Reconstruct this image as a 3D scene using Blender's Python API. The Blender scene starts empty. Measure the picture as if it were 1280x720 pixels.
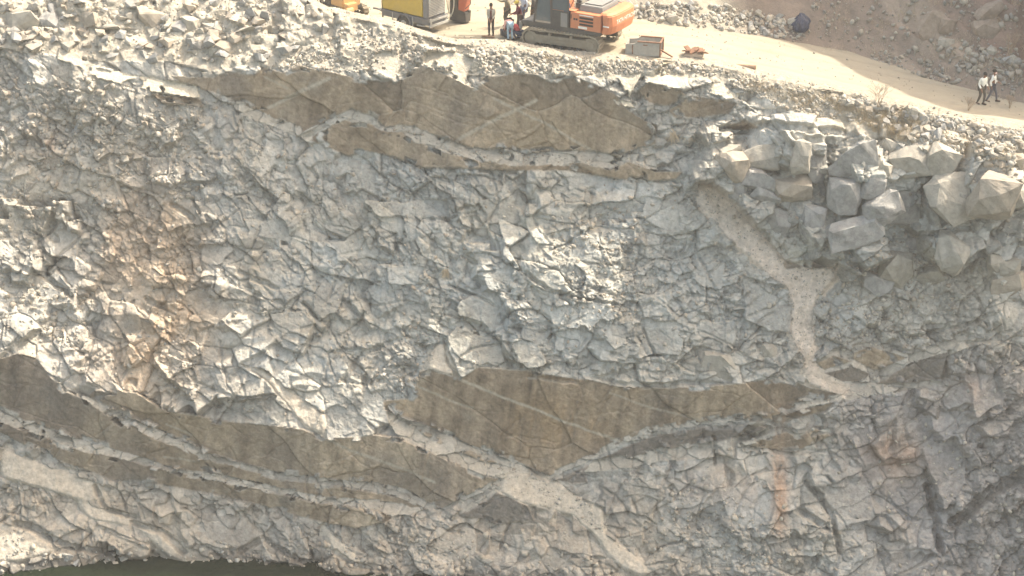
import bpy, bmesh, math, random
import numpy as np
from mathutils import Vector, Matrix
rng = np.random.default_rng(7)
random.seed(7)
SC = bpy.context.scene
COL = SC.collection
R = math.radians

# ------------------------------------------------------------------ place and camera
# The quarry wall leans back 25 degrees; its mean plane carries (u, v) metres, w stands out of it.
S = 24.4                       # survey units per metre on the mean plane of the wall
D = 90.0
Uv = np.array([1.0, 0, 0]); Vv = np.array([0, math.cos(R(65)), math.sin(R(65))]); Nv = np.array([0, -math.sin(R(65)), math.cos(R(65))])
CAM = Nv * D

def new_obj(name, mesh, parent=None):
    o = bpy.data.objects.new(name, mesh); COL.objects.link(o)
    if parent is not None: o.parent = parent
    return o

def tag(o, label=None, cat=None, group=None, kind=None):
    if label: o['label'] = label
    if cat: o['category'] = cat
    if group: o['group'] = group
    if kind: o['kind'] = kind
    return o

def empty(name, loc, rz=0.0):
    o = bpy.data.objects.new(name, None); COL.objects.link(o)
    o.location = loc; o.rotation_euler = (0, 0, rz); o.empty_display_size = .2
    return o

cam_d = bpy.data.cameras.new('camera'); cam = bpy.data.objects.new('camera', cam_d); COL.objects.link(cam)
cam.location = CAM.tolist()
cam.rotation_euler = (R(90 - 25), 0, 0)
cam_d.sensor_width = 36.0
cam_d.lens = 36.0 * S * D / 1280.0
cam_d.clip_start = 0.5; cam_d.clip_end = 3000
SC.camera = cam

# light
SUN = np.array([0.56, 0.27, 0.82]); SUN /= np.linalg.norm(SUN)
w = bpy.data.worlds.new('World'); SC.world = w; w.use_nodes = True
nt = w.node_tree; nt.nodes.clear()
sky = nt.nodes.new('ShaderNodeTexSky'); sky.sky_type = 'NISHITA'; sky.sun_disc = False
sky.sun_elevation = math.asin(SUN[2]); sky.sun_rotation = math.atan2(SUN[0], SUN[1])
sky.dust_density = 4.0; sky.air_density = 1.0
bg = nt.nodes.new('ShaderNodeBackground'); bg.inputs[1].default_value = 0.15
wo = nt.nodes.new('ShaderNodeOutputWorld')
hz = nt.nodes.new('ShaderNodeMix'); hz.data_type = 'RGBA'; hz.blend_type = 'MULTIPLY'; hz.inputs[0].default_value = 1; hz.inputs[7].default_value = (1.15, .98, .73, 1)   # dusty, whitened sky
nt.links.new(sky.outputs[0], hz.inputs[6]); nt.links.new(hz.outputs[2], bg.inputs[0]); nt.links.new(bg.outputs[0], wo.inputs[0])
sd = bpy.data.lights.new('sun', 'SUN'); sd.energy = 2.0; sd.angle = R(0.6); sd.color = (1.0, 0.93, 0.80)
so = bpy.data.objects.new('sun', sd); COL.objects.link(so)
so.rotation_euler = Vector(SUN.tolist()).to_track_quat('Z', 'Y').to_euler(); so.location = (40, 0, 80)
SC.view_settings.view_transform = 'Standard'; SC.view_settings.look = 'None'
SC.view_settings.exposure = 1.82; SC.view_settings.gamma = 1.0; SC.view_settings.use_curve_mapping = False
SC.cycles.max_bounces = 6; SC.cycles.diffuse_bounces = 4; SC.cycles.glossy_bounces = 2
SC.cycles.transmission_bounces = 3; SC.cycles.transparent_max_bounces = 6

# dusty air over the pit
def air(x0, x1, y0, y1, z0, z1, dens):
    me = bpy.data.meshes.new('haze'); v = [(x, y, z) for x in (x0, x1) for y in (y0, y1) for z in (z0, z1)]
    me.from_pydata(v, [], [(0, 1, 3, 2), (4, 6, 7, 5), (0, 4, 5, 1), (2, 3, 7, 6), (0, 2, 6, 4), (1, 5, 7, 3)]); me.update()
    m = bpy.data.materials.new('haze'); m.use_nodes = True; t = m.node_tree; t.nodes.clear()
    pv = t.nodes.new('ShaderNodeVolumePrincipled'); pv.inputs['Color'].default_value = (.93, .93, .93, 1); pv.inputs['Density'].default_value = dens; pv.inputs['Anisotropy'].default_value = .2
    mo = t.nodes.new('ShaderNodeOutputMaterial'); t.links.new(pv.outputs[0], mo.inputs['Volume']); me.materials.append(m)
    o = new_obj('haze', me); tag(o, 'thin pale dust haze hanging in the quarry air', 'haze', None, 'stuff'); return o
# ------------------------------------------------------------------ noise
_perm = rng.random((64, 256, 256)).astype(np.float32)
def vn(x, y, seed=0):
    t = _perm[seed % 64]
    xi = np.floor(x).astype(np.int32); yi = np.floor(y).astype(np.int32)
    fx = (x - xi).astype(np.float32); fy = (y - yi).astype(np.float32)
    fx = fx * fx * (3 - 2 * fx); fy = fy * fy * (3 - 2 * fy)
    x0 = xi & 255; x1 = (xi + 1) & 255; y0 = yi & 255; y1 = (yi + 1) & 255
    a = t[y0, x0]; b = t[y0, x1]; c = t[y1, x0]; d = t[y1, x1]
    return (a + (b - a) * fx) * (1 - fy) + (c + (d - c) * fx) * fy
def fbm(x, y, scale, octv=4, seed=0, gain=.5):
    s = 0; a = 1; tot = 0
    for k in range(octv):
        s = s + a * (vn(x / scale + 17.3 * k, y / scale + 9.1 * k, seed + k) - .5); tot += a
        a *= gain; scale = scale / 2.03
    return s / tot * 2          # about -1..1
def blur(a, r, n=2):
    r = int(r)
    if r < 1: return a
    for _ in range(n):
        for ax in (0, 1):
            p = np.pad(a, [(r + 1, r) if k == ax else (0, 0) for k in (0, 1)], mode='edge')
            c = np.cumsum(p, axis=ax, dtype=np.float64)
            a = ((c[2 * r + 1:] - c[:-(2 * r + 1)]) if ax == 0 else (c[:, 2 * r + 1:] - c[:, :-(2 * r + 1)])) / (2 * r + 1)
    return a.astype(np.float32)
def sstep(a, b, x):
    t = np.clip((x - a) / (b - a), 0, 1); return t * t * (3 - 2 * t)
def lerp(a, b, t): return a + (b - a) * t

# ------------------------------------------------------------------ materials
MATS = {}
def mat(name, base=(.5, .5, .5), rough=.8, metal=0.0, noise=.12, scale=6.0, bump=0.0, bscale=20.0, vcol=False, spec=.3, emis=None, dirt=None, dirt_amt=.0):
    if name in MATS: return MATS[name]
    m = bpy.data.materials.new(name); m.use_nodes = True; MATS[name] = m
    t = m.node_tree; b = t.nodes['Principled BSDF']
    b.inputs['Roughness'].default_value = rough; b.inputs['Metallic'].default_value = metal
    b.inputs['Specular IOR Level'].default_value = spec
    co = t.nodes.new('ShaderNodeTexCoord')
    nz = t.nodes.new('ShaderNodeTexNoise'); nz.inputs['Scale'].default_value = scale; nz.inputs['Detail'].default_value = 9; nz.inputs['Roughness'].default_value = .68
    t.links.new(co.outputs['Object'], nz.inputs['Vector'])
    mr = t.nodes.new('ShaderNodeMapRange'); mr.inputs[1].default_value = .3; mr.inputs[2].default_value = .7
    mr.inputs[3].default_value = 1 - noise; mr.inputs[4].default_value = 1 + noise
    t.links.new(nz.outputs['Fac'], mr.inputs[0])
    mx = t.nodes.new('ShaderNodeMix'); mx.data_type = 'RGBA'; mx.blend_type = 'MULTIPLY'; mx.inputs[0].default_value = 1
    if vcol:
        vc = t.nodes.new('ShaderNodeVertexColor'); vc.layer_name = 'col'
        t.links.new(vc.outputs['Color'], mx.inputs[6])
    else:
        mx.inputs[6].default_value = (*base, 1)
    t.links.new(mr.outputs[0], mx.inputs[7])
    out = mx.outputs[2]
    if dirt is not None:
        nd = t.nodes.new('ShaderNodeTexNoise'); nd.inputs['Scale'].default_value = 2.2; nd.inputs['Detail'].default_value = 8; nd.inputs['Roughness'].default_value = .65
        t.links.new(co.outputs['Object'], nd.inputs['Vector'])
        r2 = t.nodes.new('ShaderNodeMapRange'); r2.inputs[1].default_value = .42; r2.inputs[2].default_value = .72; r2.inputs[3].default_value = dirt_amt * .35; r2.inputs[4].default_value = dirt_amt
        t.links.new(nd.outputs['Fac'], r2.inputs[0])
        m2 = t.nodes.new('ShaderNodeMix'); m2.data_type = 'RGBA'
        t.links.new(r2.outputs[0], m2.inputs[0]); t.links.new(out, m2.inputs[6]); m2.inputs[7].default_value = (*dirt, 1)
        out = m2.outputs[2]
    t.links.new(out, b.inputs['Base Color'])
    if bump > 0:
        nb = t.nodes.new('ShaderNodeTexNoise'); nb.inputs['Scale'].default_value = bscale; nb.inputs['Detail'].default_value = 8; nb.inputs['Roughness'].default_value = .65
        t.links.new(co.outputs['Object'], nb.inputs['Vector'])
        bm_ = t.nodes.new('ShaderNodeBump'); bm_.inputs['Strength'].default_value = bump; bm_.inputs['Distance'].default_value = .1
        t.links.new(nb.outputs['Fac'], bm_.inputs['Height']); t.links.new(bm_.outputs[0], b.inputs['Normal'])
    return m

def grid_mesh(name, P, keep=None, cols=None, material=None):
    """P: (rows, cols, 3) points, one sheet of quads; keep: mask of the quads to make."""
    h, wd = P.shape[:2]
    idx = np.arange(h * wd, dtype=np.int32).reshape(h, wd)
    q = np.stack([idx[:-1, :-1], idx[1:, :-1], idx[1:, 1:], idx[:-1, 1:]], -1)
    if keep is not None: q = q[keep]
    q = q.reshape(-1, 4)
    used = np.zeros(h * wd, bool); used[q.ravel()] = True
    remap = np.cumsum(used, dtype=np.int32) - 1
    V = P.reshape(-1, 3)[used].astype(np.float32); q = remap[q]
    me = bpy.data.meshes.new(name)
    me.vertices.add(len(V)); me.vertices.foreach_set('co', V.ravel())
    me.loops.add(q.size); me.loops.foreach_set('vertex_index', q.ravel().astype(np.int32))
    me.polygons.add(len(q)); me.polygons.foreach_set('loop_start', np.arange(0, q.size, 4, dtype=np.int32))
    me.update(calc_edges=True)
    if cols is not None:
        c = np.ones((len(V), 4), np.float32); c[:, :3] = cols.reshape(-1, 3)[used]
        at = me.color_attributes.new('col', 'FLOAT_COLOR', 'POINT'); at.data.foreach_set('color', c.ravel())
    if material: me.materials.append(material)
    return me
# ------------------------------------------------------------------ the quarry face, surveyed on its mean plane (survey units, y down)
X0, X1, Y0, Y1 = -150, 1430, -70, 800
gx = np.arange(X0, X1 + 1, dtype=np.float32); gy = np.arange(Y0, Y1 + 1, dtype=np.float32)
GX, GY = np.meshgrid(gx, gy)
NH, NW = GX.shape
px_m = 1.0 / S
JX = GX + 3.0 * fbm(GX, GY, 26, 3, 1) + 1.2 * fbm(GX, GY, 7, 2, 5)
JY = GY + 3.0 * fbm(GX, GY, 26, 3, 9) + 1.2 * fbm(GX, GY, 7, 2, 13)
JXs = GX + 2.0 * fbm(GX, GY, 40, 3, 1); JYs = GY + 2.0 * fbm(GX, GY, 40, 3, 9) + .5 * fbm(GX, GY, 6, 2, 14)

def pmask(poly, soft=0, jit=2):
    """mask of a polygon traced on the face; jit 2 = ragged edge, 1 = clean joint edge"""
    m = np.zeros(GX.shape, np.float32)
    xs = [p[0] for p in poly]; ys = [p[1] for p in poly]
    a0 = max(int(min(xs)) - 12 - X0, 0); a1 = min(int(max(xs)) + 12 - X0, NW); b0 = max(int(min(ys)) - 12 - Y0, 0); b1 = min(int(max(ys)) + 12 - Y0, NH)
    if a1 <= a0 or b1 <= b0: return m
    if jit == 2: x = JX[b0:b1, a0:a1]; y = JY[b0:b1, a0:a1]
    else: x = JXs[b0:b1, a0:a1]; y = JYs[b0:b1, a0:a1]
    ins = np.zeros(x.shape, bool)
    n = len(poly)
    for i in range(n):
        xa, ya = poly[i]; xb, yb = poly[(i + 1) % n]
        if ya == yb: continue
        c = (ya > y) != (yb > y)
        ins ^= c & (x < (xb - xa) * (y - ya) / (yb - ya) + xa)
    m[b0:b1, a0:a1] = ins
    return blur(m, soft, 2) if soft else m
def lmask(pts, width, soft=0, jit=1):
    """mask of a band along a polyline"""
    m = np.zeros(GX.shape, np.float32); x_, y_ = (JXs, JYs) if jit == 1 else (JX, JY)
    for (xa, ya), (xb, yb) in zip(pts[:-1], pts[1:]):
        q = width + 10
        a0 = max(int(min(xa, xb) - q) - X0, 0); a1 = min(int(max(xa, xb) + q) - X0, NW); b0 = max(int(min(ya, yb) - q) - Y0, 0); b1 = min(int(max(ya, yb) + q) - Y0, NH)
        if a1 <= a0 or b1 <= b0: continue
        x = x_[b0:b1, a0:a1]; y = y_[b0:b1, a0:a1]
        dx, dy = xb - xa, yb - ya; L = dx * dx + dy * dy
        t = np.clip(((x - xa) * dx + (y - ya) * dy) / L, 0, 1)
        d = np.hypot(x - xa - t * dx, y - ya - t * dy)
        m[b0:b1, a0:a1] = np.maximum(m[b0:b1, a0:a1], (d < width / 2))
    return blur(m, soft, 1) if soft else m
def gauss(cx, cy, rx, ry): return np.exp(-(((GX - cx) / rx) ** 2 + ((GY - cy) / ry) ** 2)).astype(np.float32)

CREST = [(-150, -66), (300, -40), (360, -14), (390, 5), (400, 12), (410, 17), (447, 25), (480, 32), (500, 36), (514, 41), (529, 47), (545, 53), (570, 57), (620, 57), (660, 62), (700, 71), (760, 75), (830, 77), (900, 84), (950, 96), (1000, 106), (1060, 119), (1100, 127), (1160, 141), (1220, 152), (1290, 167), (1430, 195)]
yc = np.interp(gx, [p[0] for p in CREST], [p[1] for p in CREST]).astype(np.float32)
yc = yc + 1.8 * fbm(gx, gx * 0, 30, 3, 3)
ABOVE = (GY < yc[None, :]).astype(np.float32)

U1 = [(250, 96), (265, 98), (286, 90), (318, 96), (330, 85), (355, 92), (374, 81), (386, 85), (420, 92), (452, 99), (478, 101), (491, 100), (527, 82), (560, 95), (597, 112), (602, 96), (643, 94), (669, 95), (690, 104), (695, 95), (720, 97), (767, 117), (782, 137), (821, 158), (820, 181), (798, 184), (772, 195), (751, 190), (695, 188), (651, 193), (638, 186), (594, 186), (571, 177), (540, 167), (503, 155), (483, 160), (466, 145), (437, 135), (376, 167), (371, 160), (323, 140), (299, 128), (279, 118), (250, 111)]
U2 = [(386, 174), (430, 150), (459, 152), (479, 165), (503, 165), (520, 177), (549, 186), (566, 194), (594, 199), (638, 206), (684, 206), (731, 204), (762, 213), (785, 202), (818, 215), (854, 215), (845, 224), (798, 228), (759, 221), (705, 214), (643, 213), (592, 211), (540, 210), (525, 208), (493, 196), (457, 189), (435, 194), (396, 179)]
UB = [(376, 168), (437, 135), (466, 145), (483, 160), (503, 155), (540, 167), (571, 177), (594, 186), (638, 186), (651, 193), (695, 188), (751, 190), (772, 195), (798, 184), (815, 180), (822, 214), (785, 203), (762, 213), (731, 205), (684, 207), (638, 207), (594, 200), (566, 194), (549, 187), (520, 177), (503, 166), (479, 166), (459, 153), (430, 151), (386, 176)]
L1 = [(109, 493), (120, 487), (172, 491), (210, 513), (271, 525), (340, 531), (379, 536), (410, 549), (471, 543), (496, 545), (554, 572), (624, 600), (552, 635), (538, 630), (514, 615), (489, 607), (428, 600), (349, 591), (300, 578), (257, 567), (242, 554), (204, 539), (140, 510)]
L2 = [(-150, 395), (0, 449), (23, 442), (44, 446), (64, 471), (85, 488), (102, 496), (146, 523), (187, 542), (222, 555), (254, 573), (292, 582), (340, 597), (386, 603), (434, 608), (483, 617), (511, 626), (538, 637), (526, 638), (499, 632), (471, 627), (404, 620), (361, 613), (337, 606), (268, 594), (216, 585), (157, 566), (108, 552), (52, 532), (17, 521), (0, 515), (-150, 470)]
L3 = [(-150, 485), (0, 527), (52, 542), (105, 563), (157, 573), (210, 587), (262, 600), (340, 614), (398, 627), (471, 636), (489, 645), (483, 650), (446, 661), (391, 650), (361, 641), (330, 633), (262, 617), (233, 612), (181, 600), (140, 602), (122, 593), (76, 576), (17, 550), (0, 540), (-150, 500)]
E1 = [(64, 471), (85, 488), (109, 495), (140, 511), (204, 540), (242, 555), (257, 568), (300, 579), (349, 592), (428, 601), (489, 608), (514, 616), (538, 631), (552, 636), (538, 638), (511, 627), (483, 618), (434, 609), (386, 604), (340, 598), (292, 583), (254, 574), (222, 556), (187, 543), (146, 524), (102, 497)]
E2 = [(-150, 470), (0, 515), (17, 521), (52, 532), (108, 552), (157, 566), (216, 585), (268, 594), (337, 606), (361, 613), (404, 620), (471, 626), (499, 631), (538, 637), (489, 646), (471, 637), (398, 628), (340, 615), (262, 601), (210, 588), (157, 574), (105, 564), (52, 543), (0, 528), (-150, 486)]
L4 = [(479, 502), (520, 497), (521, 481), (525, 464), (538, 461), (575, 473), (599, 458), (660, 463), (706, 472), (739, 475), (775, 484), (821, 484), (918, 480), (979, 472), (1008, 484), (1051, 495), (1001, 509), (976, 516), (974, 525), (925, 524), (882, 527), (810, 538), (778, 554), (688, 595), (677, 590), (620, 567), (587, 557), (526, 529), (482, 513)]
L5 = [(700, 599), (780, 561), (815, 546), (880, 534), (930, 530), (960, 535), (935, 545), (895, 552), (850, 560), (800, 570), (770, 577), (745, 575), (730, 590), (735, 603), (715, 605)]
E4 = [(684, 597), (778, 553), (810, 537), (882, 526), (925, 523), (974, 524), (976, 515), (1001, 508), (1060, 494)]
L6 = [(933, 556), (983, 539), (997, 546), (1019, 535), (1037, 544), (995, 566), (958, 562)]
L6b = [(977, 519), (1042, 503), (1032, 515), (990, 525), (976, 531)]
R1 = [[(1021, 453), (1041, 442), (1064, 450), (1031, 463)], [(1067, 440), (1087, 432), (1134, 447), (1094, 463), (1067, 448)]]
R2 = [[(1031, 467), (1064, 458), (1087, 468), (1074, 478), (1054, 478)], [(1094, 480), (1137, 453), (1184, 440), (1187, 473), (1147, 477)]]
RB = [(1000, 465), (1041, 436), (1087, 426), (1140, 444), (1200, 420), (1230, 425), (1130, 470), (1187, 478), (1060, 500), (1010, 480)]
S1 = [(590, 572), (640, 585), (688, 596), (712, 614), (754, 636), (757, 670), (790, 690), (815, 715), (800, 722), (765, 700), (740, 667), (714, 643), (660, 630), (624, 617), (605, 606), (624, 600)]
S1b = [(482, 513), (526, 529), (587, 557), (677, 590), (690, 598), (624, 601), (554, 572), (496, 545), (488, 530)]
L7 = [(505, 528), (560, 551), (600, 568), (630, 582), (600, 576), (545, 554)]
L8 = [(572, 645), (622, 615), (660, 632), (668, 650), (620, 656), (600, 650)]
S2 = [(870, 225), (891, 230), (917, 253), (937, 273), (967, 307), (987, 328), (1014, 335), (1054, 332), (1035, 355), (1018, 370), (1014, 403), (1019, 427), (1017, 463), (1054, 483), (1067, 493), (1040, 493), (1010, 476), (1005, 443), (987, 420), (994, 380), (985, 360), (954, 335), (914, 300), (880, 255)]
S3 = [(302, 455), (330, 462), (380, 500), (407, 518), (410, 549), (379, 532), (358, 505), (334, 477)]
S4 = [(545, 430), (560, 432), (575, 473), (535, 461), (525, 462)]
S5 = [[(0, 560), (40, 575), (125, 605), (140, 625), (100, 625), (0, 595)], [(-150, 640), (0, 650), (30, 660), (75, 687), (30, 702), (-150, 715)], [(160, 640), (190, 662), (270, 702), (255, 716), (205, 690), (185, 675)], [(95, 628), (150, 640), (165, 655), (110, 650)], [(400, 655), (440, 690), (470, 720), (430, 720)]]
C_CAP = [[(467, 65), (495, 62), (500, 85), (490, 98), (477, 92), (463, 82)], [(531, 66), (565, 64), (592, 72), (581, 105), (530, 81)], [(772, 99), (803, 90), (787, 122)], [(811, 92), (860, 94), (872, 100), (850, 112), (812, 104)], [(889, 98), (924, 118), (922, 124), (886, 118)], [(751, 117), (790, 128), (793, 134), (752, 128)], [(115, 84), (185, 97), (245, 105), (250, 124), (190, 116), (112, 96)], [(75, 60), (103, 68), (102, 84), (74, 76)]]
B_DARK = [[(798, 113), (812, 104), (850, 113), (858, 119), (835, 132), (812, 128)], [(836, 138), (862, 121), (890, 124), (920, 128), (912, 142), (870, 146), (842, 146)], [(905, 160), (930, 150), (950, 160)], [(190, 117), (250, 124), (255, 134), (205, 130)], [(215, 95), (262, 98), (258, 110), (225, 103)]]
R_SLABS = [[(906, 150), (920, 134), (944, 158)], [(935, 135), (972, 145), (968, 154), (945, 150)], [(974, 140), (996, 142), (994, 154), (974, 152)], [(996, 146), (1052, 156), (1055, 163), (998, 155)], [(935, 118), (1000, 135), (995, 140), (940, 130)]]

m_smooth = np.zeros(GX.shape, np.float32)
for p in [U1, U2, L1, L2, L3, L4, L5, L6, L6b, L7, L8] + R1 + R2 + B_DARK: m_smooth = np.maximum(m_smooth, pmask(p, 0, 1))
m_ledge = np.zeros(GX.shape, np.float32)
for p in [UB, E1, E2, S1b]: m_ledge = np.maximum(m_ledge, pmask(p, 0, 2))
m_ledge = np.maximum(m_ledge, lmask(E4, 7))
m_ledge = np.maximum(m_ledge, lmask([(548, 637), (625, 602)], 7)); m_ledge = np.maximum(m_ledge, lmask([(565, 648), (624, 612)], 6))
m_ledge = np.maximum(m_ledge, lmask([(299, 132), (325, 146), (371, 164)], 13))
m_ledge = np.maximum(m_ledge, lmask([(925, 557), (983, 538), (997, 545), (1037, 538)], 5)); m_ledge = np.maximum(m_ledge, lmask([(930, 562), (995, 567), (1042, 545)], 5))
m_ledge = np.maximum(m_ledge, pmask([(725, 590), (745, 575), (780, 570), (850, 556), (895, 552), (893, 572), (830, 577), (765, 588)], 0, 1))
m_rb = pmask(RB, 0, 1) * (1 - m_smooth)
m_ledge = np.maximum(m_ledge, m_rb)
m_ledge = np.clip(m_ledge, 0, 1) * (fbm(GX, GY, 34, 4, 83) + .9 * fbm(GX, GY, 9, 2, 84) > -.62); m_smooth = np.clip(m_smooth - m_ledge * (fbm(GX, GY, 12, 3, 85) > -.1), 0, 1); m_ledge = np.clip(m_ledge - m_smooth, 0, 1)
bs_ = blur(m_smooth, 7); chip = (bs_ < .80) & (bs_ > .52) & (fbm(GX, GY, 16, 4, 104) > .2); m_smooth = np.where(chip & (m_ledge < .5), 0, m_smooth).astype(np.float32)
m_sand = np.zeros(GX.shape, np.float32)
for p in [S1, S3, S4] + S5: m_sand = np.maximum(m_sand, pmask(p, 0, 2))
m_chute = pmask(S2, 3, 2); m_chute = sstep(.35, .65, m_chute + .35 * fbm(GX, GY, 14, 4, 95))
m_cap = np.zeros(GX.shape, np.float32)
for p in C_CAP: m_cap = np.maximum(m_cap, pmask(p, 0, 2))
m_cap *= (fbm(GX, GY, 20, 4, 105) > -.38)
m_sand *= (1 - m_smooth) * (1 - m_ledge); m_chute *= (1 - m_smooth); m_cap *= (1 - m_smooth)
top_rock = np.interp(gx, [-150, 0, 100, 200, 260, 330, 460, 600, 760, 860, 930, 1000, 1060, 1130, 1200, 1300, 1430], [60, 62, 72, 78, 88, 82, 90, 92, 98, 96, 112, 140, 165, 182, 196, 200, 210])
m_berm = ((GY + 6 * fbm(GX, GY, 30, 3, 20)) < top_rock[None, :]).astype(np.float32) * (1 - ABOVE)
m_berm = m_berm * (1 - m_smooth)
DUST_LINES = [([(575, 473), (620, 493), (700, 525), (775, 553)], 2.6), ([(760, 490), (800, 505), (850, 517), (880, 527)], 1.6), ([(521, 483), (560, 499), (590, 510)], 1.8),
              ([(410, 549), (436, 561), (490, 580), (543, 602)], 2.6), ([(335, 134), (380, 112), (412, 98)], 4), ([(572, 176), (610, 155), (645, 137), (670, 125)], 4), ([(617, 122), (645, 137), (690, 160), (738, 187)], 2.6), ([(330, 97), (360, 110)], 1.5),
              ([(208, 530), (240, 545)], 1.5), ([(205, 571), (245, 577)], 1.5)]
m_line = np.zeros(GX.shape, np.float32)
for p, wd in DUST_LINES: m_line = np.maximum(m_line, lmask(p, wd))

# slopes: dw/dv (up the wall), dw/du (to the right)
GV = np.full(GX.shape, -.10, np.float32); GU = np.zeros(GX.shape, np.float32)
GV += .25 * fbm(GX, GY, 130, 3, 30) + .38 * fbm(GX, GY, 62, 2, 92); GU += .30 * fbm(GX, GY, 130, 3, 34) + .35 * fbm(GX, GY, 62, 2, 96)
lower = sstep(590, 640, GY + .0 * GX)
GV = lerp(GV, -.16 + .3 * fbm(GX, GY, 70, 3, 31), lower * sstep(0, 40, 1000 - GX + 60))
def put(m, gv=None, gu=None):
    global GV, GU
    if gv is not None: GV = lerp(GV, gv, m)
    if gu is not None: GU = lerp(GU, gu, m)
put(m_berm, -.62, 0)
bul = gauss(735, 325, 90, 85); put(np.clip(bul * 1.3, 0, 1), -.74, -.34)
put(pmask([(560, 370), (640, 280), (700, 360), (790, 400), (850, 470), (700, 470), (580, 455)], 8), .02, .05)
lit = sstep(130, 30, GX + 20 * fbm(GX, GY, 60, 3, 93)) * sstep(230, 270, GY) * sstep(450, 420, GY); put(lit * .8, -.40)
put(blur(m_sand, 1), -.42 ); put(blur(m_chute, 1), -.55, -.05)
put(pmask([(200, 600), (470, 655), (420, 700), (180, 690)], 6), -.25, 0)
put(m_smooth, .50 + .14 * sstep(430, 500, GY) + .10 * fbm(GX, GY, 90, 2, 40), .06 * fbm(GX, GY, 60, 2, 44))
put(m_ledge, -1.05, 0)
put(m_cap, -.95, -.1)
put(ABOVE, -2.2, 0)
shore = sstep(620, 680, GY) * gauss(400, 720, 130, 400); GU = GU + .42 * shore
corner = sstep(1110, 1330, GX) * sstep(390, 520, GY); GU = GU + .5 * corner
rightup = sstep(20, 120, 130 - GX) * sstep(180, 300, GY) * sstep(0, 80, 460 - GY); GU = GU - .35 * rightup
target = 2.6 * bul + .6 * gauss(930, 220, 160, 80) - .6 * gauss(700, 560, 400, 50) - 1.9 * gauss(340, 440, 200, 85) - 1.6 * sstep(560, 640, GY) * sstep(0, 150, 1150 - GX) - 1.3 * sstep(600, 700, GY) * sstep(430, 250, GX) + 1.4 * sstep(640, 720, GY) * sstep(330, 520, GX) + 3.0 * corner * sstep(1100, 1400, GX)

def poisson(ax, ay, tgt, lam):
    """least-squares surface with the given slopes (per cell), softly held to tgt"""
    h, wd = ax.shape
    div = np.zeros((h, wd)); fx = ax[:, :-1]; fy = ay[:-1, :]
    div[:, :-1] += fx; div[:, 1:] -= fx; div[:-1, :] += fy; div[1:, :] -= fy
    rhs = div - lam * tgt
    ext = np.zeros((2 * h, 2 * wd)); ext[:h, :wd] = rhs; ext[h:, :wd] = rhs[::-1]; ext[:, wd:] = ext[:, :wd][:, ::-1]
    F = np.fft.rfft2(ext)
    ky = np.fft.fftfreq(2 * h)[:, None]; kx = np.fft.rfftfreq(2 * wd)[None, :]
    den = 2 * np.cos(2 * np.pi * ky) + 2 * np.cos(2 * np.pi * kx) - 4 - lam
    return np.fft.irfft2(F / den, s=(2 * h, 2 * wd))[:h, :wd].astype(np.float32)
W = poisson(GU * px_m, -GV * px_m, target, 1 / 260.0 ** 2)
W0 = W.copy()

# ---- fractured rock: convex blocks stacked on the surface, large to small
rough = np.clip(1 - m_smooth - .96 * m_ledge - .93 * m_sand - .95 * m_chute - m_cap - ABOVE, 0, 1)
rough_s = blur(rough, 1)
Hc = W / px_m                                    # heights in survey units
tone = np.zeros(GX.shape, np.float32)
def bed_dir(x, y):
    a = np.interp(x, [0, 450, 620, 800, 1000, 1280], [32, 38, 20, -5, -22, -35])
    return R(a)
WX = GX + 4.5 * fbm(GX, GY, 34, 3, 15) + 1.3 * fbm(GX, GY, 7, 2, 18); WY = GY + 4.5 * fbm(GX, GY, 34, 3, 16) + 1.3 * fbm(GX, GY, 7, 2, 19)
def block(cx, cy, s, ang, asp=1.4, t=None, f=.3, u=.7, e=0., lat=0., k=2.0, ns=5, tn=0., sink=.0, plate=False):
    ix, iy = min(max(int(cx - X0), 0), NW - 1), min(max(int(cy - Y0), 0), NH - 1)
    hw = int(s * 1.15) + 4
    a0, a1, b0, b1 = max(ix - hw, 0), min(ix + hw + 1, NW), max(iy - hw, 0), min(iy + hw + 1, NH)
    if a1 - a0 < 3 or b1 - b0 < 3: return
    cx0, cy0 = WX[iy, ix], WY[iy, ix]
    dx = WX[b0:b1, a0:a1] - cx0; dy = WY[b0:b1, a0:a1] - cy0
    cu = Hc[b0:b1, a0:a1]
    if t is None: t = s * .4
    top = Hc[iy, ix] + t - sink + lat * dx
    H = top + u * (dy - e) if plate else np.minimum(top - f * (dy - e), top + u * (dy - e))
    off = random.random() * 6.28
    for i in range(ns):
        ph = off + 6.2832 * (i + .35 * random.uniform(-1, 1)) / ns
        c, si = math.cos(ph), math.sin(ph)
        d = s / math.sqrt((math.cos(ph - ang) / asp) ** 2 * asp + (math.sin(ph - ang) * asp) ** 2 / asp) * random.uniform(.5, .85)
        kk = k * random.uniform(.5, 1.6) * (1 + .8 * si if si > 0 else 1 + .6 * si)
        H = np.minimum(H, top + kk * (d - (dx * c + dy * si)))
    m = (H > cu) & (rough[b0:b1, a0:a1] > .5)
    cu[m] = H[m]; tone[b0:b1, a0:a1][m] = tn
fine = 1.2 * fbm(GX, GY, 75, 4, 50) + .1
jf = fbm(GX, GY, 90, 2, 45); ju = fbm(GX, GY, 90, 2, 47); jl = fbm(GX, GY, 80, 2, 49)
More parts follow.
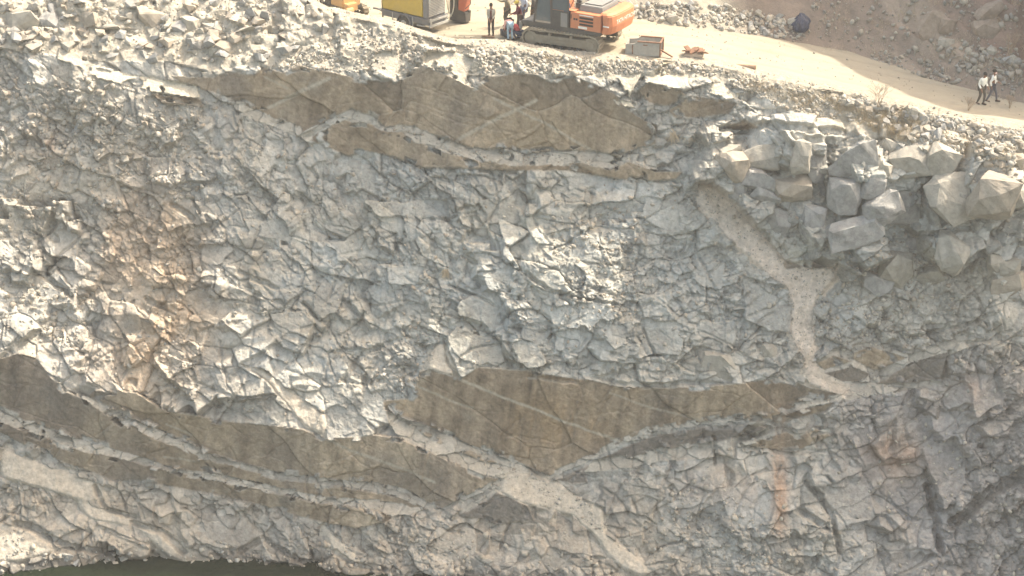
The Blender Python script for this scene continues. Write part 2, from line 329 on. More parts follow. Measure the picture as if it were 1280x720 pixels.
def scatter(n, s0, s1, where, amp=1.0, fine_pref=0.0, kr=(1.0, 3.0), ledge=False):
    for _ in range(n):
        x = random.uniform(X0, X1); y = random.uniform(Y0, Y1)
        ix, iy = int(x - X0), int(y - Y0)
        if where[iy, ix] < random.random(): continue
        if fine_pref and fine[iy, ix] * fine_pref + random.uniform(-.35, .35) < 0: continue
        s = s0 * (s1 / s0) ** random.random()
        a = bed_dir(x, y) + random.gauss(0, .3) + (math.pi / 2 if random.random() < .3 else 0)
        pl = random.random() < .6 and m_berm[iy, ix] < .5 and not ledge
        block(x, y, s, a, random.uniform(1.1, 2.3), t=s * amp * random.uniform(.10, .45) * (.6 if pl else 1), f=.25 + .5 * jf[iy, ix] + random.gauss(0, .12),
              u=max(.02, (.13 if pl else .42) + .38 * ju[iy, ix] + random.gauss(0, .10)), e=s * (random.uniform(.1, .7) if pl else random.uniform(-.5, .6)),
              lat=.24 * jl[iy, ix] + random.gauss(0, .10), k=random.uniform(*kr), ns=random.choice((4, 4, 5, 6)), tn=random.gauss(0, 1), sink=s * .05, plate=pl)
base_w = np.clip(rough - .85 * m_berm, 0, 1)
def settle(r):
    """keep the stacked blocks centred on the surveyed surface"""
    global Hc
    d = Hc - W0 / px_m; wgt = blur(rough, r, 2) + 1e-3
    low = blur(d * rough, r, 2) / wgt
    Hc = (Hc - low * rough).astype(np.float32)
scatter(700, 44, 110, base_w, .38, kr=(.8, 2.2)); settle(34)
scatter(1500, 20, 46, base_w, .55, kr=(1.0, 2.8)); settle(24)
lw = base_w * sstep(-.25, .25, fbm(GX, GY, 120, 3, 103)) * (1 - .8 * pmask([(560, 370), (640, 320), (700, 370), (790, 390), (850, 450), (700, 465), (580, 455)], 4))
scatter(330, 20, 52, lw, 1.0, kr=(1.6, 3.6), ledge=True)
scatter(900, 9, 20, lw, 1.15, kr=(1.8, 4.0), ledge=True)
scatter(2600, 12, 24, base_w, .7, kr=(1.2, 3.2), fine_pref=.6)
scatter(9000, 6, 14, np.clip(rough - .6 * m_berm, 0, 1), .85, fine_pref=1.3)
scatter(15000, 3.0, 6.5, np.clip(rough - .3 * m_berm, 0, 1), 1.0, fine_pref=1.5); settle(18)
m_cl = pmask([(885, 175), (1000, 165), (1100, 165), (1290, 200), (1290, 330), (1130, 300), (1060, 330), (990, 330), (920, 255), (885, 220)], 0, 2)
for _ in range(420):
    x, y = random.uniform(880, 1300), random.uniform(160, 335)
    if m_cl[int(y - Y0), int(x - X0)] < .5: continue
    s_ = random.choice((10, 13, 16, 20, 26))
    block(x, y, s_, random.gauss(0, .4), random.uniform(1, 1.6), t=s_ * random.uniform(.2, .6), f=random.uniform(.1, .5), u=random.uniform(.5, 1.1), e=s_ * random.uniform(-.4, .2), lat=random.gauss(0, .2), k=random.uniform(2.5, 5), ns=random.choice((4, 5)), tn=random.gauss(0, 1.2))


def voronoi(x, y, cell, seed):
    """cracked plates: (distance to the nearest joint, plate number, offset from the plate centre)"""
    x = (x / cell).astype(np.float32); y = (y / cell).astype(np.float32)
    xi = np.floor(x).astype(np.int32); yi = np.floor(y).astype(np.int32)
    d1 = np.full(x.shape, 9., np.float32); d2 = d1.copy(); idx = np.zeros(x.shape, np.int32); ox = np.zeros_like(x); oy = np.zeros_like(x)
    tx, ty = _perm[seed % 64], _perm[(seed + 1) % 64]
    for j in (-1, 0, 1):
        for i in (-1, 0, 1):
            cx_, cy_ = (xi + i) & 255, (yi + j) & 255
            ex = x - (xi + i + tx[cy_, cx_]); ey = y - (yi + j + ty[cy_, cx_])
            d = ex * ex + ey * ey
            n = d < d1
            d2 = np.where(n, d1, np.minimum(d2, d)); d1 = np.where(n, d, d1)
            idx = np.where(n, cy_ * 256 + cx_, idx); ox = np.where(n, ex, ox); oy = np.where(n, ey, oy)
    return (np.sqrt(d2) - np.sqrt(d1)) * cell, idx, ox * cell, oy * cell
def plates(cell, amp, tilt, crack, cw, seed, ang, stretch=1.7, warp=1.0):
    """height (m) of a sheet of cracked, tilted plates"""
    wx = GX + warp * cell * .28 * fbm(GX, GY, cell * 1.3, 3, seed); wy = GY + warp * cell * .28 * fbm(GX, GY, cell * 1.3, 3, seed + 7)
    c, s_ = np.cos(ang), np.sin(ang)
    e, idx, ox, oy = voronoi((wx * c + wy * s_) / stretch, -wx * s_ + wy * c, cell, seed)
    r = _perm[(seed + 5) % 64].ravel(); h = r[idx & 65535] - .5; t1 = _perm[(seed + 6) % 64].ravel()[idx] - .5; t2 = _perm[(seed + 8) % 64].ravel()[idx] - .35
    return amp * 2 * h + tilt * px_m * (2 * t1 * ox + 2 * t2 * oy) - crack * np.clip(1 - e / cw, 0, 1), h
# clean fracture planes seen on the face
FACETS = [[(567, 387), (590, 370), (620, 373), (634, 403), (614, 407), (570, 395)], [(607, 350), (640, 323), (645, 337), (634, 348), (610, 363)], [(670, 383), (690, 378), (705, 383), (704, 403), (687, 407)], [(570, 402), (627, 430), (630, 453), (577, 453), (564, 427)],
          [(710, 383), (774, 387), (770, 400), (747, 403), (737, 417), (714, 413)], [(657, 407), (694, 420), (680, 430), (657, 427)], [(750, 407), (780, 403), (784, 427), (770, 440), (754, 420)], [(694, 417), (734, 423), (727, 443), (700, 437)], [(233, 403), (273, 367), (283, 387), (253, 407)],
          [(393, 360), (427, 350), (427, 397), (397, 403)], [(337, 397), (377, 383), (393, 400), (350, 417)], [(140, 357), (173, 360), (167, 380), (147, 373)], [(273, 143), (300, 140), (297, 163), (273, 163)], [(330, 180), (353, 177), (347, 207), (323, 227)], [(120, 187), (157, 167), (160, 190), (123, 197)],
          [(470, 270), (500, 265), (505, 295), (478, 290)], [(503, 275), (520, 275), (520, 300), (507, 300)], [(455, 255), (545, 248), (560, 270), (520, 280), (470, 268)], [(640, 430), (670, 428), (690, 455), (650, 460)], [(870, 330), (905, 335), (900, 360), (870, 355)], [(935, 345), (985, 370), (990, 420), (940, 410), (930, 380)], [(870, 400), (925, 405), (920, 430), (872, 428)],
          [(800, 395), (850, 400), (850, 450), (800, 445)], [(300, 280), (350, 270), (365, 295), (320, 305)], [(410, 300), (450, 290), (470, 320), (430, 330)], [(200, 255), (240, 245), (250, 275), (210, 285)], [(60, 290), (100, 300), (95, 325), (55, 318)], [(35, 345), (75, 340), (95, 360), (60, 385)], [(900, 610), (950, 600), (965, 650), (920, 665)], [(1150, 560), (1190, 545), (1215, 600), (1180, 640)], [(1200, 470), (1240, 460), (1255, 500), (1215, 520)],
          [(600, 250), (640, 255), (650, 280), (610, 285)], [(255, 300), (290, 310), (280, 335), (245, 330)], [(480, 330), (525, 335), (520, 360), (485, 355)], [(310, 340), (350, 335), (360, 360), (320, 368)], [(700, 215), (760, 212), (770, 235), (715, 240)], [(810, 250), (850, 245), (855, 290), (815, 285)], [(1030, 610), (1080, 600), (1095, 650), (1045, 660)], [(250, 640), (320, 650), (330, 690), (260, 680)], [(540, 660), (600, 670), (590, 705), (540, 700)]]
fm = np.zeros(GX.shape, np.float32)
for p in FACETS:
    q_ = [(x_ + random.gauss(0, 4), y_ + random.gauss(0, 4)) for a_, b_ in zip(p, p[1:] + p[:1]) for x_, y_ in (a_, ((a_[0] + b_[0]) / 2, (a_[1] + b_[1]) / 2))]
    m = (blur(pmask(q_, 0, 2), 2) + .45 * fbm(GX, GY, 12, 3, 98) > .5) & (rough > .5)
    if m.sum() < 20: continue
    cx_ = GX[m].mean(); cy_ = GY[m].mean(); sz = math.sqrt(m.sum())
    Hc[m] = np.median(Hc[m]) + sz * .035 + random.uniform(.02, .26) * (GY[m] - cy_) + random.gauss(-.05, .10) * (GX[m] - cx_); fm[m] = 1; tone[m] = random.gauss(.1, .5)
W = Hc * px_m
ANG = np.interp(gx, [0, 450, 620, 800, 1000, 1280], [32, 38, 20, -5, -22, -35]).astype(np.float32)[None, :] * np.float32(math.pi / 180) + .35 * fbm(GX, GY, 140, 2, 77)
# constant dip inside broad domains keeps the joints straight
ANG = np.round(ANG * 5) / 5
rk = rough * (1 - .9 * m_berm) * (1 - .8 * fm)
mA = sstep(-.5, 0, fbm(GX, GY, 85, 3, 78)); mB = sstep(-.05, .3, fine); mC = sstep(.12, .45, fine)
p1, h1 = plates(30, .14, .24, .13, 2.2, 11, ANG, 1.9); p2, h2 = plates(12.5, .065, .28, .085, 1.6, 23, ANG + .25, 1.7); p3, h3 = plates(5.5, .025, .4, .035, 1.1, 37, ANG, 1.5)
W = W + rk * (mA * p1 + (.12 + .88 * mB) * p2 + (.22 + .78 * mC) * p3)
tone = tone + 1.6 * h1 * mA + 1.5 * h2
q1, g1 = plates(70, .13, .05, .10, 1.6, 45, ANG * 0 + .5, 2.4); q2, g2 = plates(24, .05, .12, .07, 1.3, 52, ANG * 0 - .4, 2.2)
mQ = sstep(-.1, .25, fbm(GX, GY, 60, 3, 79))
W = W + m_smooth * (q1 + mQ * q2)
l1, g3 = plates(16, .10, .30, .12, 1.8, 58, ANG * 0 + .1, 1.6)
W = W + m_ledge * l1
# dust and debris spilling over the edges of the chute and the sandy patches
sp_ = np.maximum(blur(m_chute, 9), .8 * blur(m_sand, 6)); lvl = W0 + .34 * sstep(.12, .62, sp_) - .22 + .10 * fbm(GX, GY, 20, 4, 99) + .03 * fbm(GX, GY, 5, 2, 100)
sm_fill = sstep(.0, .06, lvl - W) * sstep(.06, .14, sp_) * (1 - m_smooth)
W = np.where(sp_ > .06, lerp(W, np.maximum(W, lvl), 1 - m_smooth), W).astype(np.float32)
ch_share = blur(m_chute, 12) / (blur(m_chute, 12) + blur(m_sand, 12) + 1e-4)
# open notches under ledges and between blocks: (line, width, depth m)
NOTCH = [([(902, 163), (960, 158), (1055, 166)], 9, .7), ([(200, 120), (250, 130)], 7, .4), ([(20, 653), (57, 667), (77, 681), (143, 693)], 8, .5), ([(118, 608), (135, 637), (168, 645)], 6, .4), ([(165, 652), (200, 663), (230, 690)], 7, .45), ([(300, 690), (330, 672), (370, 700)], 7, .4), ([(420, 690), (440, 705), (480, 712)], 7, .4),
         ([(1140, 421), (1200, 409), (1238, 392)], 5, .4), ([(1187, 440), (1180, 475)], 5, .4), ([(1190, 655), (1240, 612), (1285, 590)], 15, .9), ([(1160, 610), (1175, 685)], 9, .7), ([(1010, 605), (1040, 640), (1050, 690)], 6, .5), ([(1000, 640), (1035, 660)], 8, .5), ([(556, 425), (560, 455), (573, 472)], 3, .3), ([(430, 475), (455, 440), (500, 425)], 6, .35), ([(455, 480), (470, 450)], 8, .4),
         ([(75, 250), (60, 290), (70, 300)], 8, .5), ([(20, 330), (55, 345), (90, 370)], 7, .5), ([(215, 255), (240, 275)], 6, .35), ([(185, 375), (205, 385)], 7, .45), ([(300, 340), (345, 360)], 5, .35), ([(380, 380), (400, 400)], 4, .35), ([(640, 330), (690, 365), (770, 382)], 4, .35), ([(660, 470), (720, 478)], 4, .3), ([(985, 330), (1050, 328)], 6, .5), ([(1150, 295), (1215, 285)], 7, .6), ([(1060, 330), (1110, 350)], 6, .4), ([(1155, 235), (1152, 270)], 5, .5), ([(1215, 250), (1218, 290)], 4, .4), ([(990, 170), (1040, 178), (1040, 205)], 9, .5), ([(930, 540), (955, 556)], 4, .3), ([(893, 548), (893, 580)], 3, .4), ([(725, 470), (800, 482), (900, 478)], 4, .3)]
for pts, wd_, dp_ in NOTCH: W = W - dp_ * blur(lmask(pts, wd_, 0, 2) * (.75 + .5 * fbm(GX, GY, 11, 3, 102)).clip(0, 1), 1, 1)
# joints and cracks
cr = np.zeros(GX.shape, np.float32)
for _ in range(420):
    x = random.uniform(-100, 1400); y = random.uniform(80, 760)
    a = bed_dir(x, y) + random.choice((0, 0, R(70), R(-60), R(90))) + random.gauss(0, .2)
    L = random.uniform(15, 70); pts = [(x, y)]
    for _k in range(4):
        a += random.gauss(0, .25); x += L / 4 * math.cos(a); y += L / 4 * math.sin(a); pts.append((x, y))
    cr = np.maximum(cr, lmask(pts, random.choice((1.3, 1.6, 2.2))) * random.uniform(.3, 1))
CRACKS = [[(386, 148), (430, 128), (478, 121), (520, 128), (560, 141), (590, 148), (640, 150)], [(597, 112), (640, 130), (668, 120), (690, 106)], [(602, 160), (650, 167), (735, 185)], [(540, 140), (580, 155), (605, 160)]]
for p in CRACKS: cr = np.maximum(cr, .5 * lmask(p, 1.8))
W = W - .26 * blur(cr, 1, 1) * np.where(m_smooth > .5, .45, 1) * (1 - m_sand) * (1 - m_chute) * (1 - sm_fill)
# grain
W += m_chute * (.05 * fbm(GX, GY, 14, 4, 88) + .06 * fbm(GX + GY * .6, GY * .2, 12, 3, 89)) + m_sand * .05 * fbm(GX, GY, 18, 4, 90)
W += rough_s * (.05 * fbm(GX, GY, 9, 4, 22) + .03 * (.5 - np.abs(fbm(GX, GY, 6, 2, 80)))) + m_smooth * .022 * fbm(GX, GY, 4, 2, 81) + (1 - rough_s) * (.03 * fbm(GX, GY, 16, 4, 26) + .02 * fbm(GX * 1.0, GY * .35, 14, 3, 28))
W += m_berm * .10 * fbm(GX, GY, 22, 4, 24)
ca = math.cos(R(38)); sa = math.sin(R(38))
W += m_smooth * (.07 * np.round(3 * fbm(GX * ca + GY * sa, (GY * ca - GX * sa) * 2.5, 60, 2, 27)) / 3)
Wb = blur(W, 14, 2)
sc_ = (1 - Wb / D) / S
UU = (GX - 640) * sc_; VV = (360 - GY) * sc_
FP = UU[..., None] * Uv + VV[..., None] * Vv + W[..., None] * Nv
FP = FP.astype(np.float32)
def face_pt(x, y):
    x = min(max(x - X0, 0), NW - 1.001); y = min(max(y - Y0, 0), NH - 1.001)
    return FP[int(y + .5), int(x + .5)].astype(float)

# ---- rock colours by region, some sunlight and shade painted in
gvv = np.gradient(blur(W, 1, 1), axis=0) / px_m; guu = np.gradient(blur(W, 1, 1), axis=1) / px_m   # dw/d(down), dw/du
nz_ = .4226 + .9063 * gvv; nl = np.sqrt(1 + gvv ** 2 + guu ** 2)
upf = nz_ / nl                                    # vertical component of the normal
def C(*c): return np.array(c, np.float32)
col = np.broadcast_to(C(.375, .365, .335), GX.shape + (3,)).copy()
def tint(c, m):
    global col
    col = col + (np.asarray(c, np.float32) - col) * m[..., None]
tint(C(.36, .375, .36), np.clip(.9 * gauss(650, 330, 360, 170) + .8 * gauss(1080, 260, 120, 90), 0, 1))
tint(C(.45, .345, .25), np.clip(1.0 * gauss(180, 370, 80, 130) * (1 + fbm(GX, GY, 50, 3, 52)), 0, .8))
tint(C(.36, .32, .27), np.clip(.6 * sstep(560, 640, GY) * sstep(0, 200, 950 - GX), 0, 1))
tint(C(.265, .25, .245), np.clip(.8 * sstep(0, 160, GX - 960 + (GY - 520) * -.3) * sstep(400, 480, GY), 0, 1))  # mauve grey lower right, the corner's shade painted into the colour
tint(C(.40, .255, .175), np.clip(.9 * gauss(1115, 570, 35, 25) + .9 * gauss(975, 600, 10, 50) + .4 * gauss(1215, 480, 10, 20) + .4 * gauss(905, 610, 60, 30) + .4 * gauss(60, 180, 30, 30), 0, .7) * (.6 + .6 * fbm(GX, GY, 20, 2, 53)).clip(0, 1))
col *= (1 + .13 * np.clip(tone, -2, 2) * rough)[..., None]
col *= (1 + .10 * fbm(GX, GY, 60, 4, 54))[..., None]
warm = fbm(GX, GY, 45, 4, 58); col *= np.stack([1 + .06 * warm, 1 + 0 * warm, 1 - .08 * warm], -1)
# brown weathered joint faces with streaks down the dip
st = fbm(GX * 1.0 + GY * .12, GY * .12, 9, 4, 56); st2 = fbm(GX + GY * .1, GY * .25, 40, 3, 60)
br = C(.358, .29, .216)[None, None] * (1 + lerp(.28, .50, sstep(260, 320, GY)) * st + lerp(.2, .38, sstep(260, 320, GY)) * st2 + .30 * fbm(GX, GY, 11, 4, 63))[..., None]
br = br * (1 + .5 * g1 + .25 * g2 * mQ)[..., None]
br = br + (C(.30, .275, .23) - br) * np.clip(.9 * fbm(GX * .8, GY, 26, 4, 86) - .12, 0, .7)[..., None]
br = br + (C(.185, .172, .16) - br) * np.clip(.9 * fbm(GX, GY * .7, 70, 3, 61) - .05, 0, .8)[..., None]
br = br + (C(.36, .25, .145) - br) * np.clip(.75 * gauss(690, 530, 60, 45) * (.7 + st), 0, .7)[..., None]
br = br + (C(.33, .265, .18) - br) * np.clip(.6 * gauss(230, 520, 90, 30) + .5 * gauss(670, 165, 60, 30), 0, .7)[..., None]
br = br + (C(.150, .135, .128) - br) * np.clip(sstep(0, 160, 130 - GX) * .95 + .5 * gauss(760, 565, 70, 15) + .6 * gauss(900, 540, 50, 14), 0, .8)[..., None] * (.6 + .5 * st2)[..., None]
col = col + (br - col) * blur(m_smooth, 1, 1)[..., None]
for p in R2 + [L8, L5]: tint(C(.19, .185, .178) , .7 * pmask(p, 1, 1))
tint(C(.50, .455, .38), blur(m_line, 1, 1) * .95)
tint(C(.44, .415, .36), m_ledge * (.75 + .4 * fbm(GX, GY, 18, 3, 87)))
col *= (1 + .35 * g3 * m_ledge)[..., None]
tint(C(.50, .455, .385), m_sand * .9)
tint(C(.50, .42, .35), blur(m_chute, 4) * .95 * (.8 + .5 * fbm(GX, GY, 16, 4, 94)).clip(0, 1))
tint(C(.60, .525, .45), sm_fill * ch_share * .95); tint(C(.50, .455, .385), sm_fill * (1 - ch_share) * .9)
tint(C(.47, .28, .17), np.clip(.75 * gauss(974, 600, 9, 60) * (.8 + 1.2 * fbm(GX, GY * .3, 10, 4, 101)), 0, .7))
tint(C(.54, .50, .41), m_cap)  # pale rim slabs, sunlight on them painted into the colour
tint(C(.40, .37, .31), m_berm * .85)
tint(C(.35, .315, .255), blur(np.clip(ABOVE + (GY < yc[None, :] + 5), 0, 1), 2) * .95)
dust = (1 - ABOVE) * np.clip(sstep(.55, .85, upf), 0, 1) * (.5 + .4 * fbm(GX, GY, 60, 3, 62)).clip(0, 1) * (1 - .5 * sstep(440, 600, GY))
tint(C(.46, .43, .36), dust * .7)
col *= (1 + .16 * fbm(GX, GY, 5, 3, 57))[..., None]
col = np.clip(col, .02, .8)
Zw = float(np.mean([face_pt(x_, y_)[2] for x_, y_ in ((60, 694), (120, 699), (200, 706), (300, 712))]))
wet = sstep(.75, .1, FP[..., 2] - Zw + .25 * fbm(GX, GY, 20, 3, 97)); col = col * (1 - .45 * wet[..., None])
keepv = GY > (yc[None, :] - 9)
keep = keepv[:-1, :-1]
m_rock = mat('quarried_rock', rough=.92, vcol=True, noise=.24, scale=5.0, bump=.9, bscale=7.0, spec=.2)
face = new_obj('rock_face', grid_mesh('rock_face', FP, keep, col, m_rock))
tag(face, 'blasted grey and brown rock face of the quarry rising from green water', None, None, 'structure')
HAZE = .0007
# ------------------------------------------------------------------ bench, hillside, water
ci = np.clip((yc - Y0 + .5).astype(int), 0, NH - 1)
CP = FP[ci, np.arange(NW)].astype(np.float64)                 # crest of the face, one point per survey column
def sm1(a, r):
    p = np.pad(a, (r, r), mode='edge'); k = np.ones(2 * r + 1) / (2 * r + 1)
    return np.convolve(np.convolve(p, k, 'same'), k, 'same')[r:-r]
cX, cY, cZ = CP[:, 0], CP[:, 1], CP[:, 2]
sel = (gx >= 725) & (gx <= 830); Zbench = float(cZ[sel].mean()); Xk = float(cX[sel].mean())
cZs = sm1(cZ, 25); cYs = sm1(cY, 12); order = np.argsort(cX)
cZr = sm1(cZ, 60)
def zbase(X):
    X = np.asarray(X, float)
    z = np.interp(X, cX[order], cZr[order])
    t = sstep(Xk - 1.0, Xk + 6.0, X)
    return lerp(Zbench, z, t)
def crestY(X): return np.interp(X, cX[order], cYs[order])
def ground_z(X, Y):
    return zbase(X) + .05 * fbm(np.asarray(X, float) * 10 + 500, np.asarray(Y, float) * 10 + 500, 30, 3, 33)
def ray(x, y):
    d = (x - 640) / (S * D) * Uv + (360 - y) / (S * D) * Vv - Nv
    return d / np.linalg.norm(d)
def ground_at(x, y):
    """point of the bench floor seen at survey position (x, y)"""
    d = ray(x, y); z = Zbench
    for _ in range(12):
        t = (z - CAM[2]) / d[2]; p = CAM + t * d; z = float(ground_z(p[0], p[1]))
    return p
bX = np.concatenate([np.arange(-90, -31, 1.5), np.arange(-31, 33, .14), np.arange(33, 95, 1.5)])
bT = np.concatenate([np.arange(0, 15, .14), np.arange(15, 60, 1.0)])
BX, BT = np.meshgrid(bX, bT)
BY = crestY(BX) + BT - .05
czX = np.interp(bX, cX[order], cZs[order])[None, :]
zc_ = np.interp(bX, cX[order], cZ[order])[None, :]
BZ = lerp(lerp(zc_, czX, sstep(0, .8, BT)) - .04, ground_z(BX, BY), sstep(0, 1.1, BT))
BZ = BZ + .05 * fbm(BX * 10, BT * 10, 9, 3, 35) * sstep(2.5, 0, BT)
trk = sum(np.exp(-((BY - crestY(BX) - o_ - .5 * np.sin(BX * .13 + o_)) / .22) ** 2) for o_ in (2.6, 4.7, 6.1, 8.2))
rut = fbm(BX * .25 * 10, (BY + .12 * BX) * 10, 7, 3, 36)
BZ = BZ + .02 * rut + .012 * fbm(BX * 10, BY * 10, 3, 2, 39)
bc = np.broadcast_to(C(.345, .312, .238), BX.shape + (3,)).copy()
bc *= (1 - .17 * trk * (.6 + .5 * fbm(BX * 10, BY * 10, 20, 3, 91)))[..., None]
BZ = BZ - .04 * trk
bc *= (1 + .10 * fbm(BX * 10, BY * 10, 25, 4, 37) + .06 * rut)[..., None]
gr_ = np.clip(sstep(13.5, 17, BX) * .45 + .3 * fbm(BX * 10, BY * 10, 40, 3, 38), 0, .6)[..., None]
bc = bc + (C(.33, .305, .26) - bc) * gr_
m_sandy = mat('bench_dust', rough=.95, vcol=True, noise=.06, scale=3.0, bump=.25, bscale=9.0, spec=.15)
tag(new_obj('road', grid_mesh('road', np.stack([BX, BY, BZ], -1)[::-1], None, np.clip(bc, 0, .8)[::-1], m_sandy)), 'pale dusty haul road on the quarry bench', None, None, 'structure')

# hillside behind the bench, with an unseen spur added right to shade the road
FOOT = [(300, -60), (640, 4), (700, 12), (780, 22), (830, 29), (880, 36), (950, 45), (1010, 54), (1060, 64), (1100, 75), (1180, 103), (1280, 128), (1400, 150)]
fp = np.array([ground_at(*p) for p in FOOT])
# the left end runs straight on behind the bench
fX = np.concatenate([[-90], fp[:, 0], [95]]); fY = np.concatenate([[fp[0, 1] + 6], fp[:, 1], [fp[-1, 1] - 6]])
def footY(X): return np.interp(X, fX, fY)
hX = np.concatenate([np.arange(-90, -5, 1.2), np.arange(-5, 36, .11), np.arange(36, 95, 1.2)])
hT = np.concatenate([np.arange(-.6, 9, .11), np.arange(9, 30, .5), np.arange(30, 90, 2.0)])
HX, HT = np.meshgrid(hX, hT)
HY = footY(HX) + HT
pa = ground_at(1000, 56); pb = ground_at(1168, 130)
def crest_over(p, X): t = (X - p[0]) / SUN[0]; q = p + t * SUN; return q
qa = crest_over(pa, 30.5); qb = crest_over(pb, 30.5)
ridge = np.interp(HY, [qb[1] - 2.6, qb[1], qa[1], qa[1] + 8], [qb[2] - 4, qb[2], qa[2], qa[2] + 14])  # ridge of the added spur, set along the sun for the shadow edge
rz_ = HX - sstep(12, 24, HX) * 0
brown = sstep(11.0, 14.5, HX + .35 * HT + 1.2 * fbm(HX * 10, HT * 10, 30, 3, 41))
prof_l = np.interp(HT, [-.6, 0, .6, 4, 8, 30, 90], [-.25, 0, .3, 2.6, 4.5, 10, 20])
prof_r = np.interp(HT, [-.6, 0, .8, 6, 9, 20, 40, 90], [-.25, 0, .35, 4.6, 8, 20, 32, 40])
HZ = zbase(HX) + lerp(prof_l, prof_r, sstep(10, 15, HX))
ridged = 1 - np.abs(fbm(HX * 10, HT * 10, 28, 4, 42)); ridged2 = 1 - np.abs(fbm(HX * 10 + 90, HT * 10, 12, 3, 43))
amp = sstep(-.2, 2.0, HT)
HZ = HZ + amp * (.9 * (ridged - .75) * sstep(13, 20, HX) + .30 * (ridged2 - .75) + .35 * fbm(HX * 10, HT * 10, 14, 4, 48) + .05 * fbm(HX * 10, HT * 10, 3, 2, 46))
sp = sstep(26.9, 30.3, HX + .5 * fbm(HX * 10, HY * 10, 30, 3, 70)) * sstep(qb[1] - 3.2, qb[1] - 2.2, HY + 0 * HX)
HZ = np.maximum(HZ, lerp(zbase(HX) - .5, ridge * (1 + .03 * fbm(HX * 4, HT * 10, 30, 3, 70)), sp))
hc = np.broadcast_to(C(.36, .33, .27), HX.shape + (3,)).copy()
hbr = C(.215, .178, .15)[None, None] * (1 + .22 * fbm(HX * 10, HT * 10, 22, 4, 71))[..., None]
hbr = hbr + (C(.33, .275, .225) - hbr) * np.clip(sstep(.25, .6, fbm(HX * 10 + HT * 6, HT * 10, 34, 3, 72)) * sstep(18, 22, HX), 0, .8)[..., None]
hbr = hbr + (C(.30, .19, .15) - hbr) * (np.clip(sstep(22, 27, HX) * sstep(1, 4, HT), 0, .5) * (.7 + fbm(HX * 10, HT * 10, 20, 3, 73)).clip(0, 1))[..., None]
hc = hc + (hbr - hc) * brown[..., None]
hc *= (1 + .12 * fbm(HX * 10, HT * 10, 4, 2, 74))[..., None]
m_hill = mat('hill_earth', rough=.95, vcol=True, noise=.14, scale=7.0, bump=.6, bscale=12.0, spec=.15)
tag(new_obj('hillside', grid_mesh('hillside', np.stack([HX, HY, HZ], -1)[::-1], None, np.clip(hc, .02, .8)[::-1], m_hill)), 'brown rocky hillside rising behind the haul road', None, None, 'structure')
def hill_pt(x, y):
    """point of the hillside seen at survey position (x, y)"""
    d = ray(x, y); ts = np.arange(85, 150, .05); q = CAM[None] + ts[:, None] * d[None]
    iT = np.clip(np.searchsorted(hT, q[:, 1] - footY(q[:, 0])), 0, len(hT) - 1); iX = np.clip(np.searchsorted(hX, q[:, 0]), 0, len(hX) - 1)
    below = np.where((q[:, 2] < HZ[iT, iX]) & (q[:, 1] > footY(q[:, 0]) - .5))[0]
    return q[below[0]] if len(below) else ground_at(x, y)

# water in the pit
wm = mat('pit_water', (.010, .016, .008), rough=.05, noise=.3, scale=.08, bump=.15, bscale=2.5, spec=.15)
wp = np.array([[[-220, 60, Zw], [220, 60, Zw]], [[-220, -260, Zw], [220, -260, Zw]]], float)
tag(new_obj('water', grid_mesh('water', wp, None, None, wm)), 'still dark green water at the bottom of the pit', None, None, 'structure')
gl = np.array([[[-2500, 2500, Zw - 40], [2500, 2500, Zw - 40]], [[-2500, -2500, Zw - 40], [2500, -2500, Zw - 40]]], float)
tag(new_obj('ground', grid_mesh('ground', gl, None, None, mat('far_ground', (.30, .26, .2), .95))), 'bare quarry ground', None, None, 'structure')

# ------------------------------------------------------------------ loose stone
def hull_stone(seed, n=16, sx=1., sy=1., sz=1., boxy=.55, sub=0, rough_=.0, jit=.18):
    r = np.random.default_rng(seed)
    p = r.normal(size=(n, 3)); p /= np.linalg.norm(p, axis=1)[:, None]
    q = p / np.abs(p).max(axis=1)[:, None]
    p = lerp(p, q, boxy) * (1 + jit * r.normal(size=(n, 1)).clip(-1.2, .9)) * np.array([sx, sy, sz]) * .5
    bm = bmesh.new()
    for v in p: bm.verts.new(v)
    res = bmesh.ops.convex_hull(bm, input=bm.verts[:])
    bad = {g for g in res['geom_interior'] if isinstance(g, bmesh.types.BMVert)} | {g for g in res['geom_unused'] if isinstance(g, bmesh.types.BMVert)}
    bmesh.ops.delete(bm, geom=[v for v in bad if v.is_valid], context='VERTS')
    bmesh.ops.dissolve_limit(bm, angle_limit=R(14), verts=bm.verts[:], edges=bm.edges[:])
    bmesh.ops.triangulate(bm, faces=bm.faces[:])
    if sub:
        bmesh.ops.subdivide_edges(bm, edges=bm.edges[:], cuts=sub, use_grid_fill=True)
        bm.verts.ensure_lookup_table()
        co = np.array([v.co[:] for v in bm.verts])
        k = 1.0 / max(sx, sy, sz)
        dn = fbm((co[:, 0] + co[:, 2] * .7) * k * 60 + seed * 7, (co[:, 1] - co[:, 2] * .6) * k * 60, 22, 4, seed % 40) * rough_ * max(sx, sy, sz)
        bm.normal_update()
        for v, d_ in zip(bm.verts, dn): v.co += v.normal * float(d_)
    return bm
def bm_mesh(bm, name, material):
    me = bpy.data.meshes.new(name); bm.to_mesh(me); bm.free(); me.materials.append(material); return me
m_stone = [mat('stone_grey', (.31, .31, .30), .92, noise=.3, scale=3.0, bump=.5, bscale=18, spec=.2), mat('stone_pale', (.37, .35, .305), .92, noise=.25, scale=3.0, bump=.5, bscale=18, spec=.2), mat('stone_tan', (.37, .33, .275), .92, noise=.22, scale=3.0, bump=.5, bscale=18, spec=.2), mat('stone_brown', (.29, .245, .205), .92, noise=.25, scale=3.0, bump=.6, bscale=14, spec=.2)]
LIB = []
for k in range(14):
    b_ = hull_stone(100 + k, 13 + k % 5, 1, random.uniform(.6, .95), random.uniform(.45, .8), .5)
    LIB.append(bm_mesh(b_, 'loose_stone', m_stone[k % 3]))
LIBV = []
